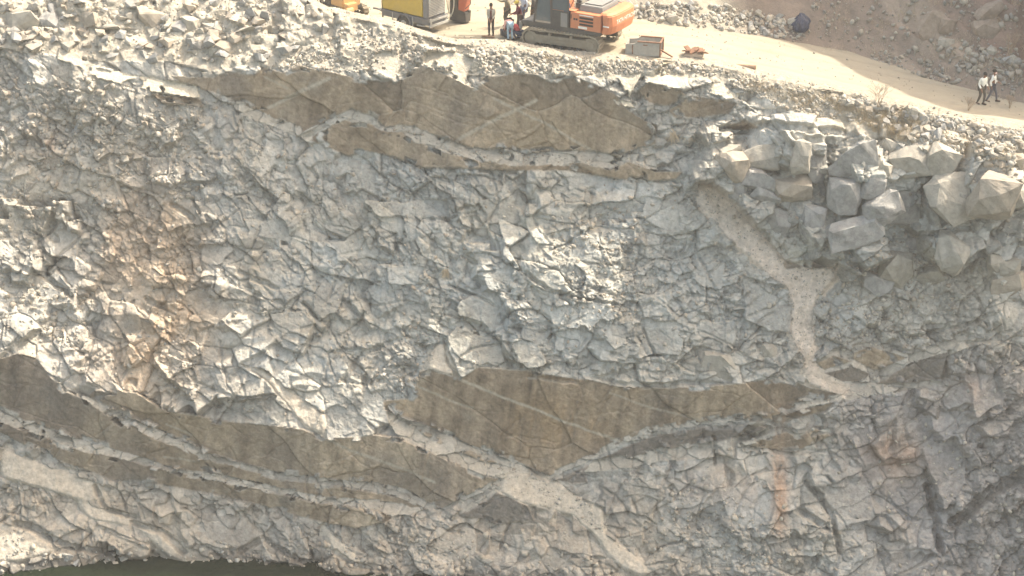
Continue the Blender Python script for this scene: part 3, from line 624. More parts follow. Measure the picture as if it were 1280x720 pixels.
for me in LIB:
    v = np.empty(len(me.vertices) * 3, np.float32); me.vertices.foreach_get('co', v)
    f = np.array([list(p.vertices) for p in me.polygons], np.int32); LIBV.append((v.reshape(-1, 3), f))
# where stones lie: (polygon, count, size range in survey units, surface, palette)
ZONES = [
    ([(-140, -60), (300, -40), (380, 0), (440, 34), (330, 78), (240, 80), (100, 70), (-140, 60)], 1300, (3, 24), 'face'),
    ([(440, 30), (480, 44), (530, 60), (600, 62), (560, 90), (440, 92), (330, 85)], 700, (2.5, 8), 'face'),
    ([(595, 62), (660, 66), (760, 79), (840, 80), (905, 88), (890, 96), (800, 92), (700, 94), (600, 92)], 1000, (2.5, 9), 'face'),
    ([(900, 88), (1000, 112), (1060, 124), (1050, 150), (990, 140), (920, 112)], 420, (2.5, 8), 'face'),
    ([(1060, 124), (1160, 145), (1290, 170), (1290, 215), (1200, 200), (1140, 185), (1120, 165), (1060, 150)], 700, (3.5, 15), 'face'),
    ([(1040, 118), (1100, 130), (1160, 145), (1290, 172), (1290, 182), (1160, 158), (1040, 128)], 300, (4, 12), 'face'),
    ([(640, -10), (780, 2), (900, 6), (1015, 30), (1012, 52), (950, 44), (880, 34), (780, 21), (640, 6)], 900, (3, 12), 'hill'),
    ([(1085, 66), (1130, 68), (1200, 98), (1190, 108), (1140, 96), (1090, 80)], 160, (3, 10), 'hill'),
    ([(1010, 0), (1280, 0), (1280, 125), (1180, 98), (1100, 68), (1020, 50)], 420, (2.5, 11), 'hill'),
    ([(1170, 60), (1280, 60), (1280, 110), (1200, 95)], 160, (4, 13), 'hill'),
    ([(1090, 300), (1180, 300), (1200, 390), (1060, 400), (1040, 370)], 350, (2.5, 9), 'face'),
    ([(1020, 360), (1080, 380), (1180, 430), (1060, 440), (1020, 420)], 300, (2.5, 7), 'face'),
    ([(860, 600), (960, 640), (1000, 720), (860, 720), (760, 680)], 380, (2.5, 9), 'face'),
    ([(0, 80), (250, 100), (560, 220), (860, 230), (1000, 330), (1000, 470), (580, 455), (400, 530), (100, 480), (0, 430)], 1500, (1.8, 8), 'face'),
    ([(0, 90), (120, 95), (260, 130), (270, 250), (120, 270), (0, 280)], 600, (3, 14), 'face'),
    ([(885, 175), (1000, 165), (1100, 165), (1290, 200), (1290, 400), (1100, 400), (1060, 330), (990, 330), (920, 255)], 520, (1.8, 8), 'face'),
    ([(1000, 480), (1280, 400), (1280, 720), (860, 720), (860, 590)], 700, (1.8, 8), 'face'),
    ([(-100, 690), (60, 688), (200, 702), (420, 716), (420, 726), (200, 716), (-100, 705)], 90, (4, 16), 'face'),
    ([(-100, 640), (330, 680), (700, 660), (760, 720), (-100, 720)], 450, (3, 11), 'face'),
    ([(0, 330), (120, 360), (110, 440), (0, 400)], 200, (3, 10), 'face'),
    ([(60, 120), (260, 140), (280, 230), (100, 240), (0, 200)], 450, (2.5, 10), 'face'),
    ([(690, 250), (790, 260), (800, 400), (720, 390), (690, 320)], 350, (2.5, 8), 'face'),
    ([(0, 520), (110, 555), (270, 595), (480, 632), (480, 642), (260, 606), (100, 566), (0, 530)], 220, (1.8, 6), 'face'),
    ([(110, 496), (260, 562), (430, 600), (520, 625), (510, 632), (420, 608), (240, 562), (100, 505)], 160, (1.8, 5), 'face'),
    ([(380, 170), (440, 137), (500, 158), (600, 190), (760, 195), (810, 185), (815, 210), (600, 200), (480, 165)], 160, (1.8, 6), 'face'),
    ([(875, 228), (930, 262), (985, 326), (1052, 333), (1016, 370), (1012, 420), (1018, 465), (1060, 485), (1008, 476), (990, 420), (990, 370), (950, 335), (880, 256)], 420, (1.3, 3.5), 'face'),
    ([(600, 575), (690, 598), (760, 640), (760, 670), (700, 640), (620, 612)], 200, (1.6, 5), 'face'),
    ([(400, 8), (500, 30), (545, 48), (640, 52), (760, 70), (900, 79), (1060, 114), (1290, 162), (1290, 176), (1060, 130), (900, 94), (760, 84), (600, 66), (520, 56), (440, 34)], 1500, (1.4, 5), 'crest'),
    ([(440, 470), (520, 400), (560, 430), (520, 490)], 120, (2.5, 8), 'face'),
]
def inpoly(x, y, poly):
    ins = False; j = len(poly) - 1
    for i in range(len(poly)):
        xi, yi = poly[i]; xj, yj = poly[j]
        if (yi > y) != (yj > y) and x < (xj - xi) * (y - yi) / (yj - yi) + xi: ins = not ins
        j = i
    return ins
def rot_rand():
    q = np.random.default_rng(random.randrange(1 << 30)).normal(size=4); q /= np.linalg.norm(q); a, b, c, d = q
    return np.array([[a*a+b*b-c*c-d*d, 2*(b*c-a*d), 2*(b*d+a*c)], [2*(b*c+a*d), a*a-b*b+c*c-d*d, 2*(c*d-a*b)], [2*(b*d-a*c), 2*(c*d+a*b), a*a-b*b-c*c+d*d]])
STONES = []
for poly, n, (s0, s1), surf in ZONES:
    xs = [p[0] for p in poly]; ys = [p[1] for p in poly]; k = 0; tries = 0
    while k < n and tries < n * 8:
        tries += 1
        x = random.uniform(min(xs), max(xs)); y = random.uniform(min(ys), max(ys))
        if not inpoly(x, y, poly): continue
        dens = .5 + vn(np.float32(x / 22.), np.float32(y / 14.), 11) - .35
        if random.random() > dens * 1.4: continue
        if surf in ('face', 'crest'):
            iy, ix = int(np.clip(y - Y0, 0, NH - 1)), int(np.clip(x - X0, 0, NW - 1))
            if m_smooth[iy, ix] > .3 or m_cap[iy, ix] > .5 or GY[iy, ix] < yc[ix] - (8 if surf == 'crest' else 3): continue
            p = face_pt(x, y)
        else: p = hill_pt(x, y)
        s = s0 * (s1 / s0) ** (random.random() ** 2.2) / S
        pale = surf == 'hill' and x > 1000
        STONES.append((s, p, random.randrange(14), x, y, surf)); k += 1
STONES.sort(key=lambda q: -q[0])
inview = [q for q in STONES if 4 < q[3] < 1276 and 4 < q[4] < 716]
solo = inview[:290]; solo_ids = {id(q) for q in solo}
def zone_name(x, y, surf):
    if surf == 'hill':
        if x < 1015: return ('pale angular stone in the rubble heap behind the haul road', 'stones of the heap behind the road')
        return ('grey stone lying on the brown hillside above the haul road', 'stones on the brown hillside')
    if x < 470 and y < 130: return ('pale angular stone on the rubble slope above the rock face', 'stones on the rubble slope')
    if y < 100 and x < 900: return ('pale angular stone along the bench edge in front of the machines', 'stones along the bench edge')
    if y < 220 and x >= 900: return ('pale angular stone among the dry grass by the road edge', 'stones by the road edge')
    if y > 590: return ('grey broken stone near the foot of the rock face', 'stones near the foot of the face')
    if x > 1000: return ('grey broken stone caught below the big blocks of the face', 'stones caught below the big blocks')
    return ('grey broken stone caught on the rough rock face', 'stones caught on the face')
for s, p, k, x, y, surf in solo:
    o = new_obj('loose_stone', LIB[k]); o.location = (p + np.array([0, -.05 * s, .12 * s])).tolist(); o.scale = (s, s, s)
    o.rotation_euler = (random.uniform(-.5, .5), random.uniform(-.5, .5), random.uniform(0, 6.28))
    lb, gr = zone_name(x, y, surf); tag(o, lb, 'stone', gr)
bV, bF, bC, nv = [], [], [], 0
STC = [C(.36, .35, .32), C(.42, .39, .335), C(.37, .33, .275)]
for q in STONES:
    if id(q) in solo_ids: continue
    s, p, k, x, y, surf = q
    v, f = LIBV[k]; vv = (v * s) @ rot_rand().T.astype(np.float32) + (p + np.array([0, 0, .1 * s]))
    bV.append(vv); bF.append(f + nv); nv += len(v)
    bC.append(np.broadcast_to(STC[k % 3] * random.uniform(.82, 1.15) * (.8 if surf == 'hill' and x > 1000 else 1), v.shape))
V = np.concatenate(bV).astype(np.float32); F = np.concatenate(bF); CC = np.concatenate(bC)
me = bpy.data.meshes.new('rubble'); me.vertices.add(len(V)); me.vertices.foreach_set('co', V.ravel()); me.loops.add(F.size); me.loops.foreach_set('vertex_index', F.ravel().astype(np.int32))
me.polygons.add(len(F)); me.polygons.foreach_set('loop_start', np.arange(0, F.size, 3, dtype=np.int32)); me.update(calc_edges=True)
at = me.color_attributes.new('col', 'FLOAT_COLOR', 'POINT'); at.data.foreach_set('color', np.concatenate([CC, np.ones((len(CC), 1))], 1).astype(np.float32).ravel())
me.materials.append(mat('rubble_stone', rough=.92, vcol=True, noise=.15, scale=8, spec=.2))
tag(new_obj('rubble', me), 'small grey broken stone strewn over the slopes and ledges', 'rubble', None, 'stuff')

# big boulders: (x, y, width, height, depth m, roll deg, palette, label)
BOULDERS = [
    (913, 190, 27, 20, .8, -10, 1, 'small white topped block perched above a rounded boulder at the left of the cluster'),
    (912, 209, 44, 34, 1.3, 12, 2, 'rounded tan boulder at the left end of the block cluster beside the dust chute'),
    (952, 193, 46, 30, 1.3, 2, 1, 'square pale block with a sunlit flat top under the overhanging ledge'),
    (1000, 196, 24, 44, 1.0, 4, 1, 'narrow upright pale slab beside the dark recess'),
    (1066, 200, 60, 48, .7, -6, 0, 'broad flat faced grey block crossed by a diagonal crack'),
    (1020, 205, 26, 48, .6, 3, 0, 'dark grey upright block in the recess under the ledge'),
    (1114, 186, 24, 24, .9, 20, 1, 'small pale angular block above the pyramid shaped boulder'),
    (1092, 232, 30, 34, 1.1, 24, 0, 'pyramid shaped grey boulder in the middle of the block cluster'),
    (1140, 200, 52, 36, 1.2, -8, 1, 'wide block with pale top and dark shaded front beside a vertical joint'),
    (1178, 201, 40, 40, 1.3, 14, 1, 'sunlit cream boulder directly above the giant split boulder'),
    (1190, 245, 60, 62, 1.9, -18, 1, 'giant dark fronted boulder, left half of the split pair'),
    (1238, 245, 52, 56, 1.8, 8, 2, 'giant pointed boulder, right half of the split pair'),
    (1273, 206, 22, 36, 1.0, 4, 2, 'tan block at the right border above the giant boulders'),
    (1270, 246, 22, 30, 1.0, -4, 1, 'pale block at the right border beside the split pair'),
    (1100, 262, 50, 34, 1.0, -28, 0, 'wedge shaped grey block tilted up to the right below the pyramid boulder'),
    (1055, 245, 42, 40, 1.0, 6, 0, 'grey cube shaped block left of the pyramid boulder'),
    (1130, 255, 50, 50, 1.0, 10, 0, 'smooth dark grey block left of the giant split boulder'),
    (948, 225, 40, 26, .9, 6, 0, 'grey block with ribbed top under the square pale block'),
    (957, 248, 44, 26, 1.0, 18, 0, 'grey wedge block with pale upper face near the dust chute'),
    (990, 238, 52, 34, 1.2, -10, 2, 'tan topped block in the middle row of the block cluster'),
    (922, 236, 26, 28, .8, -8, 0, 'small grey knob of rock below the rounded tan boulder'),
    (1030, 238, 18, 36, .7, 8, 0, 'thin grey pillar between two blocks of the middle row'),
    (1015, 278, 30, 42, .8, 3, 0, 'upright grey block above the dust chute'),
    (975, 275, 34, 34, .9, 14, 0, 'shattered grey block on the right rim of the dust chute'),
    (1068, 290, 70, 36, 1.2, -14, 0, 'long low grey boulder with small stones on its back'),
    (1105, 213, 20, 20, .6, 30, 1, 'small pale wedge left of the wide dark fronted block'),
    (1188, 318, 42, 50, 1.5, 8, 1, 'large rounded free boulder with a pale top under the split pair'),
    (1163, 345, 34, 32, 1.1, -24, 1, 'tilted pointed boulder leaning on the large free boulder'),
    (1141, 303, 26, 17, .6, 8, 0, 'small dark slab lying above the tilted pointed boulder'),
    (1120, 335, 44, 44, 1.2, 20, 1, 'crumbling sunlit boulder breaking into flakes'),
    (1095, 358, 40, 30, 1.0, 12, 0, 'rounded grey boulder under the crumbling sunlit boulder'),
    (1244, 329, 22, 24, .8, 15, 1, 'small grey faceted boulder near the right border'),
    (1262, 336, 26, 26, .8, -10, 1, 'pale ridged boulder at the right border'),
    (1262, 360, 44, 36, .7, -20, 2, 'smooth tan slab at the right border under two small boulders'),
    (898, 456, 44, 34, .9, 6, 1, 'white crumbled boulder standing on the lip over the brown face'),
    (962, 440, 26, 20, .7, 30, 1, 'sunlit pale block beside the dust chute outlet'),
    (30, 24, 36, 26, 1.2, -14, 1, 'large pale flat topped boulder at the upper left corner'),
    (62, 27, 26, 24, 1.0, 8, 0, 'shaded grey boulder beside the large pale one in the upper left corner'),
    (187, 21, 36, 24, 1.1, 12, 2, 'lone boulder with pale top high on the rubble slope'),
    (112, 24, 22, 18, .9, -10, 2, 'tan boulder between the two largest boulders of the rubble slope'),
    (240, 30, 26, 16, .7, 16, 1, 'flat pale stone slab right of the lone boulder on the rubble slope'),
    (1165, 28, 36, 32, .6, -38, 3, 'tall tan slab leaning on the brown hillside'),
    (1186, 30, 24, 20, .6, 10, 3, 'broad tan block at the foot of the leaning hillside slab'),
    (1232, 34, 32, 26, .7, -8, 3, 'reddish tan block on the brown hillside near the right border'),
    (1237, 12, 34, 18, .6, -36, 3, 'sloping tan slab above the reddish hillside block'),
    (1182, 52, 20, 12, .6, 6, 1, 'flat pale stone on top of the small hillside stack'),
    (1240, 62, 14, 9, .5, 0, 1, 'small pale stone below the reddish hillside block'),
    (992, 25, 14, 10, .5, 6, 1, 'pale square stone beside the dark blue sack'),
    (840, 22, 14, 12, .5, 10, 1, 'round pale stone in the heap behind the rusty scrap'),
]
for i, (x, y, bw, bh, dp, roll, pal, lb) in enumerate(BOULDERS):
    on_hill = x > 780 and y < 70
    p = hill_pt(x, y + bh * .3) if on_hill else face_pt(x, y)
    ww, hh = bw / S, bh / S; k_ = .92 if x > 860 and not on_hill else 1.05
    bm_ = hull_stone(900 + i * 3, 30 + i % 9, ww * k_, dp * 1.05 * k_, hh * k_, 1.0, sub=6, rough_=.06, jit=.12)
    o = new_obj('boulder', bm_mesh(bm_, 'boulder', m_stone[pal]))
    o.location = (p + (0 if on_hill else -.10 * dp) * Nv + np.array([0, 0, .15 * hh if on_hill else 0])).tolist()
    o.rotation_euler = (R(random.uniform(-9, 7)), R(roll), R(random.uniform(-16, 16)))
    tag(o, lb, 'boulder', 'boulders on the hillside' if on_hill else ('boulders of the rubble slope' if x < 300 else 'jointed blocks at the right end of the face'))

pebV, pebF, pebC, nv = [], [], [], 0
for _ in range(2600):
    X = random.uniform(-24, 27); t = random.uniform(.2, 14) if random.random() < .5 else random.expovariate(.8); Y = float(crestY(X)) + t
    if Y > footY(X): continue
    s = random.uniform(.03, .09) * (2.2 if random.random() < .06 else 1)
    v, f = LIBV[random.randrange(14)]; z = float(ground_z(X, Y)) if t > 2.6 else None
    if z is None: continue
    pebV.append((v * s) @ rot_rand().T.astype(np.float32) + np.array([X, Y, z + .2 * s])); pebF.append(f + nv); nv += len(v); pebC.append(np.broadcast_to(C(.36, .33, .28) * random.uniform(.7, 1.1), v.shape))
V = np.concatenate(pebV).astype(np.float32); F = np.concatenate(pebF); CC = np.concatenate(pebC)
me = bpy.data.meshes.new('gravel'); me.vertices.add(len(V)); me.vertices.foreach_set('co', V.ravel()); me.loops.add(F.size); me.loops.foreach_set('vertex_index', F.ravel().astype(np.int32))
me.polygons.add(len(F)); me.polygons.foreach_set('loop_start', np.arange(0, F.size, 3, dtype=np.int32)); me.update(calc_edges=True)
at = me.color_attributes.new('col', 'FLOAT_COLOR', 'POINT'); at.data.foreach_set('color', np.concatenate([CC, np.ones((len(CC), 1))], 1).astype(np.float32).ravel())
me.materials.append(MATS['rubble_stone']); tag(new_obj('gravel', me), 'fine gravel scattered on the dusty haul road', 'gravel', None, 'stuff')
air(-92, 96, -95, 100, Zw - 41, 62, HAZE)
# ------------------------------------------------------------------ machines
class MB:
    def __init__(s, xf=None): s.bm = bmesh.new(); s.xf = xf or Matrix.Identity(4)
    def _add(s, verts, faces):
        vs = [s.bm.verts.new(s.xf @ Vector(v)) for v in verts]
        for f in faces:
            try: s.bm.faces.new([vs[i] for i in f])
            except ValueError: pass
    def box(s, c, d, rot=None, taper=1.0):
        M = rot or Matrix.Identity(3); v = []
        for z in (-.5, .5):
            t = taper if z > 0 else 1
            for x, y in ((-.5, -.5), (.5, -.5), (.5, .5), (-.5, .5)): v.append(Vector(c) + M @ Vector((x * d[0] * t, y * d[1] * t, z * d[2])))
        s._add(v, [(3, 2, 1, 0), (4, 5, 6, 7), (0, 1, 5, 4), (1, 2, 6, 5), (2, 3, 7, 6), (3, 0, 4, 7)]); return s
    def tube(s, pts, r, n=8, cap=True):
        pts = [Vector(p) for p in pts]; rs = r if isinstance(r, (list, tuple)) else [r] * len(pts)
        vs = []; ref = None
        for i, p in enumerate(pts):
            t = (pts[min(i + 1, len(pts) - 1)] - pts[max(i - 1, 0)]).normalized()
            a = t.orthogonal().normalized() if ref is None else (ref - t * ref.dot(t)).normalized()
            ref = a; b = t.cross(a)
            for k in range(n):
                q = 6.28318 * k / n; vs.append(p + (a * math.cos(q) + b * math.sin(q)) * rs[i])
        fs = [(i * n + k, i * n + (k + 1) % n, (i + 1) * n + (k + 1) % n, (i + 1) * n + k) for i in range(len(pts) - 1) for k in range(n)]
        if cap: fs += [tuple(range(n - 1, -1, -1)), tuple(range((len(pts) - 1) * n, len(pts) * n))]
        s._add(vs, fs); return s
    def prism(s, prof, y0, y1):
        """profile in (x, z) pushed from y0 to y1"""
        n = len(prof); v = [(x, y0, z) for x, z in prof] + [(x, y1, z) for x, z in prof]
        s._add(v, [tuple(range(n)), tuple(range(2 * n - 1, n - 1, -1))] + [(i, i + n, (i + 1) % n + n, (i + 1) % n) for i in range(n)]); return s
    def ball(s, c, r, n=8, m=6):
        r = r if isinstance(r, (list, tuple)) else (r, r, r)
        v = [(c[0], c[1], c[2] + r[2])]
        for i in range(1, m):
            a = math.pi * i / m
            for k in range(n):
                b = 6.28318 * k / n; v.append((c[0] + r[0] * math.sin(a) * math.cos(b), c[1] + r[1] * math.sin(a) * math.sin(b), c[2] + r[2] * math.cos(a)))
        v.append((c[0], c[1], c[2] - r[2])); L = len(v) - 1
        f = [(0, 1 + k, 1 + (k + 1) % n) for k in range(n)]
        for i in range(m - 2): f += [(1 + i * n + k, 1 + (i + 1) * n + k, 1 + (i + 1) * n + (k + 1) % n, 1 + i * n + (k + 1) % n) for k in range(n)]
        f += [(L, 1 + (m - 2) * n + (k + 1) % n, 1 + (m - 2) * n + k) for k in range(n)]
        s._add(v, f); return s
    def build(s, name, material, parent=None, bevel=0.0, smooth=False):
        bmesh.ops.recalc_face_normals(s.bm, faces=s.bm.faces[:])
        if bevel: bmesh.ops.bevel(s.bm, geom=[e for e in s.bm.edges if len(e.link_faces) == 2 and e.calc_face_angle(0) > .5], offset=bevel, segments=2, affect='EDGES', clamp_overlap=True)
        me = bpy.data.meshes.new(name); s.bm.to_mesh(me); s.bm.free(); me.materials.append(material)
        if smooth: me.polygons.foreach_set('use_smooth', [True] * len(me.polygons))
        return new_obj(name, me, parent)
DUSTC = (.33, .30, .24)
def pm(n, c, **k):
    k.setdefault('dirt', DUSTC); k.setdefault('dirt_amt', .35); k.setdefault('rough', .5); k.setdefault('noise', .08); return mat(n, c, **k)
M_OR = pm('orange_paint', (.60, .20, .085), dirt_amt=.30); M_ORD = pm('red_orange_paint', (.50, .115, .05), dirt_amt=.3); M_DK = pm('dark_steel', (.045, .045, .048), dirt_amt=.22); M_GY = pm('grey_hood', (.20, .205, .21), dirt_amt=.45)
M_TR = pm('dusty_track_steel', (.20, .165, .12), rough=.8, dirt_amt=.75); M_GL = mat('cab_glass', (.10, .12, .13), rough=.08, noise=.1, spec=.6); M_WT = mat('white_lettering', (.82, .80, .74), rough=.5); M_BK = mat('black_paint', (.03, .03, .03), rough=.5)
M_YE = pm('yellow_paint', (.50, .35, .05), dirt_amt=.22); M_SG = pm('slate_grey_paint', (.145, .15, .165), dirt_amt=.3); M_LG = pm('pale_grey_paint', (.42, .42, .40), dirt_amt=.3); M_TY = pm('tyre_rubber', (.05, .048, .045), rough=.9, dirt_amt=.3)
M_HO = mat('white_hose', (.72, .69, .60), rough=.6); M_RU = pm('rusty_steel', (.20, .10, .06), rough=.9, noise=.3, dirt_amt=.25); M_ZN = pm('weathered_grey_steel', (.36, .35, .33), rough=.8, noise=.2, dirt_amt=.5); M_BL = mat('blue_cloth', (.05, .08, .22), rough=.9)
M_CR = pm('chrome_rod', (.55, .55, .55), metal=.8, rough=.3)

def track_profile(L, H, n=10):
    r = H / 2; a = L / 2 - r; pr = []
    for k in range(n + 1): q = -math.pi / 2 + math.pi * k / n; pr.append((a + r * math.cos(q), r + r * math.sin(q)))
    for k in range(n + 1): q = math.pi / 2 + math.pi * k / n; pr.append((-a + r * math.cos(q), r + r * math.sin(q)))
    return pr
def crawler_track(root, yc_, L, H, Wd, side, front_high=0.0):
    """one crawler track of a machine: belt with shoes, frame, sprocket, idler, rollers"""
    pr = track_profile(L, H); n = len(pr); belt = MB(); t = .07
    inner = [(x * (1 - 2 * t / L), t + z * (1 - 2 * t / H)) for x, z in pr]
    y0, y1 = yc_ - Wd / 2, yc_ + Wd / 2
    v = [(x, y0, z) for x, z in pr] + [(x, y1, z) for x, z in pr] + [(x, y0, z) for x, z in inner] + [(x, y1, z) for x, z in inner]
    f = []
    for i in range(n):
        j = (i + 1) % n; f += [(i, j, n + j, n + i), (2 * n + i, 3 * n + i, 3 * n + j, 2 * n + j), (i, 2 * n + i, 2 * n + j, j), (n + i, n + j, 3 * n + j, 3 * n + i)]
    belt._add(v, f)
    # grousers
    per = 0; step = .19; seg = []
    for i in range(n):
        a = Vector((pr[i][0], 0, pr[i][1])); b = Vector((pr[(i + 1) % n][0], 0, pr[(i + 1) % n][1])); seg.append((a, b))
    pos = 0
    for a, b in seg:
        L_ = (b - a).length
        while pos < L_:
            p = a + (b - a) * (pos / L_); d = (b - a).normalized(); ang = math.atan2(d.z, d.x)
            belt.box((p.x + d.z * .02, yc_, p.z - d.x * .02), (.05, Wd, .05), Matrix.Rotation(-ang, 3, 'Y')); pos += step
        pos -= L_
    tr = belt.build('track', M_TR, root)
    fr = MB(); r = H / 2
    fr.prism([(-L / 2 + r * 1.1, r * .55), (L / 2 - r * 1.1, r * .55), (L / 2 - r * 1.2, r * 1.45), (-L / 2 + r * 1.2, r * 1.45)], yc_ - Wd * .33, yc_ + Wd * .42 * side)
    fr.box((0, yc_ + side * Wd * .44, r * .95), (L * .36, .04, r * .35))
    fr.build('track_frame', M_TR, tr, bevel=.02)
    for nm, sx in (('sprocket', -1), ('idler', 1)):
        w_ = MB(); x = sx * (L / 2 - r); w_.tube([(x, yc_ - Wd * .3, r), (x, yc_ + side * Wd * .40, r)], r * .74, 18); w_.tube([(x, yc_ + side * Wd * .38, r), (x, yc_ + side * Wd * .48, r)], r * .42, 12)
        if nm == 'sprocket':
            for k in range(10): q = .628 * k; w_.box((x + math.cos(q) * r * .8, yc_, r + math.sin(q) * r * .8), (.1, .12, .1), Matrix.Rotation(-q, 3, 'Y'))
        w_.build(nm, M_TR, tr)
    for k in range(2):
        MB().tube([(L * (.12 - .28 * k) + .1, yc_ - Wd * .2, H * .80), (L * (.12 - .28 * k) + .1, yc_ + side * Wd * .45, H * .80)], H * .075, 10).build('carrier_roller', M_TR, tr)
    for k in range(7):
        MB().tube([(L * (-.33 + .11 * k), yc_ - Wd * .2, H * .16), (L * (-.33 + .11 * k), yc_ + side * Wd * .36, H * .16)], H * .10, 10).build('track_roller', M_DK, tr)
    return tr

def text_mesh(body, size, M, material, parent, name='lettering'):
    cu = bpy.data.curves.new(name, 'FONT'); cu.body = body; cu.size = size; cu.align_x = 'CENTER'; cu.align_y = 'CENTER'; cu.extrude = .004
    tmp = bpy.data.objects.new(name, cu); COL.objects.link(tmp)
    bpy.context.view_layer.update()
    me = bpy.data.meshes.new_from_object(tmp.evaluated_get(bpy.context.evaluated_depsgraph_get()))
    bpy.data.objects.remove(tmp); bpy.data.curves.remove(cu)
    me.transform(M); me.materials.clear(); me.materials.append(material)
    return new_obj(name, me, parent)

# ---- orange excavator
g = ground_at(715, 53)
YAW_T, YAW_U = R(180 - 24.5), R(-6)
ex = empty('excavator', (g[0], g[1], g[2] - .02), YAW_T)
tag(ex, 'orange tracked excavator with dusty brown tracks reaching its arm down to the bench', 'excavator')
for sgn in (1, -1): crawler_track(ex, sgn * 1.30, 4.3, .98, .60, sgn)
MB().box((0, 0, .62), (1.6, 2.0, .5)).tube([(0, 0, .8), (0, 0, 1.1)], .75, 20).build('undercarriage', M_TR, ex, bevel=.03)
XU = Matrix.Rotation(YAW_U, 4, 'Z') @ Matrix.Translation((.5, 0, 0))
def U(): return MB(XU)
U().box((-.55, 0, 1.14), (4.6, 2.75, .20)).box((-.2, 1.36, 1.12), (3.6, .10, .30)).build('deck', M_DK, ex, bevel=.03)
U().box((-2.0, .98, 1.66), (1.75, .80, .86)).box((-2.0, -.98, 1.66), (1.75, .80, .86)).box((-2.0, 0, 1.60), (1.75, 1.2, .74)).box((-1.1, .98, 2.115), (.55, .72, .04)).build('engine_housing', M_OR, ex, bevel=.05)
cwp = []
for k in range(9): q = math.pi / 2 + math.pi * k / 8; cwp.append((-2.92 + .55 * math.cos(q) * (abs(math.cos(q)) ** -.35 if abs(math.cos(q)) > .01 else 1), 1.42 * math.sin(q) * (abs(math.sin(q)) ** -.5 if abs(math.sin(q)) > .01 else 1)))
cw = U(); n = len(cwp); vv = [(x, y, 1.18) for x, y in cwp] + [(x * 1.0 - .10, y * 1.0, 1.6) for x, y in cwp] + [(x - .06, y, 2.14) for x, y in cwp] + [(x + .12, y * .93, 2.24) for x, y in cwp]
cw._add(vv, [(i + r_ * n, (i + 1) % n + r_ * n, (i + 1) % n + (r_ + 1) * n, i + (r_ + 1) * n) for r_ in range(3) for i in range(n)] + [tuple(range(n)), tuple(range(3 * n, 4 * n))])
cwo = cw.build('counterweight', M_OR, ex, bevel=.04)
text_mesh('TATA HITACHI', .30, XU @ Matrix.Translation((-3.585, 0, 1.80)) @ Matrix.Rotation(R(-90), 4, 'Z') @ Matrix.Rotation(R(90), 4, 'X'), M_WT, cwo)
U().box((-3.2, 1.437, 1.62), (.34, .012, .07)).build('stripe', M_WT, cwo)
U().box((-2.05, 0, 2.20), (1.35, 1.9, .36), taper=.93).box((-2.05, 0, 2.40), (1.0, 1.3, .06)).build('engine_hood', M_GY, ex, bevel=.05)
U().tube([(-1.25, .62, 2.1), (-1.25, .62, 2.46), (-1.33, .62, 2.56)], .09, 10).box((-1.25, .62, 2.28), (.28, .28, .22)).build('exhaust', M_DK, ex)
vt = U()
for k in range(3): vt.box((-2.05, 1.388, 1.86 - .17 * k), (.78, .02, .10))
vt.build('side_vent', M_BK, ex)
U().box((-2.05, 1.388, 2.0), (.80, .012, .05)).build('side_stripe', M_WT, ex)
U().box((-1.85, 1.388, 1.36), (.5, .012, .12)).build('side_decal', M_WT, ex)
U().box((-1.18, 1.388, 1.86), (.04, .012, .22)).box((-1.50, 1.388, 1.75), (.10, .012, .10)).box((-1.37, 1.388, 1.75), (.10, .012, .10)).build('model_mark', M_BK, ex)
hr = U()
for x in (-.75, -.95): hr.tube([(x, -.9, 2.1), (x, -.9, 2.75), (x - .5, -.9, 2.75), (x - .5, -.9, 2.1)], .025, 6)
hr.tube([(-.85, .9, 2.1), (-1.0, .75, 2.6), (-1.5, .4, 2.95)], .02, 6); hr.build('handrail', M_DK, ex)
# cab: open frame with glass, seat inside
cab = U()
x0, x1, y0, y1, z0, z1 = -1.02, .98, .42, 1.40, 1.24, 3.05
for (x, y, xt) in ((x0, y0, x0), (x0, y1, x0), (x1, y0, x1 - .35), (x1, y1, x1 - .35), (-.05, y1, -.05)):
    cab.tube([(x, y, z0), (xt + (x - xt) * .6, y, z0 + 1.0), (xt, y, z1)], .06, 6)
cab.box(((x0 + x1 - .3) / 2, (y0 + y1) / 2, z1), (x1 - x0 - .2, y1 - y0 + .1, .10)).box(((x0 + x1) / 2, (y0 + y1) / 2, z0), (x1 - x0, y1 - y0, .1)).box((-.55, y1, z0 + .42), (.95, .05, .8)).box((x0, (y0 + y1) / 2, z0 + .45), (.06, y1 - y0, .85))
cabo = cab.build('cab', M_DK, ex, bevel=.015)
U().box((-.80, y1 + .01, 1.62), (.42, .05, .74)).build('cab_panel', M_GY, cabo, bevel=.01)
U().prism([(x0 + .06, z0 + .85), (-.1, z0 + .85), (-.1, z1 - .1), (x0 + .06, z1 - .1)], y1 - .01, y1 + .005).prism([(.02, z0 + .15), (x1 - .12, z0 + .15), (x1 - .2, z0 + 1.0), (x1 - .42, z1 - .1), (.02, z1 - .1)], y1 - .01, y1 + .005).prism([(x1, z0 + .1), (x1 - .14, z0 + 1.0), (x1 - .35, z1 - .05), (x1 - .36, z1 - .05), (x1 - .15, z0 + 1.0), (x1 - .01, z0 + .1)], y0 + .06, y1 - .06).build('cab_glass', M_GL, cabo)
U().box((-.45, .9, 1.60), (.5, .5, .14)).box((-.68, .9, 1.95), (.14, .48, .7)).build('seat', M_BL, cabo, bevel=.03)
U().box((.85, -.95, 1.62), (1.5, .8, .8)).build('tool_box', M_OR, ex, bevel=.05)
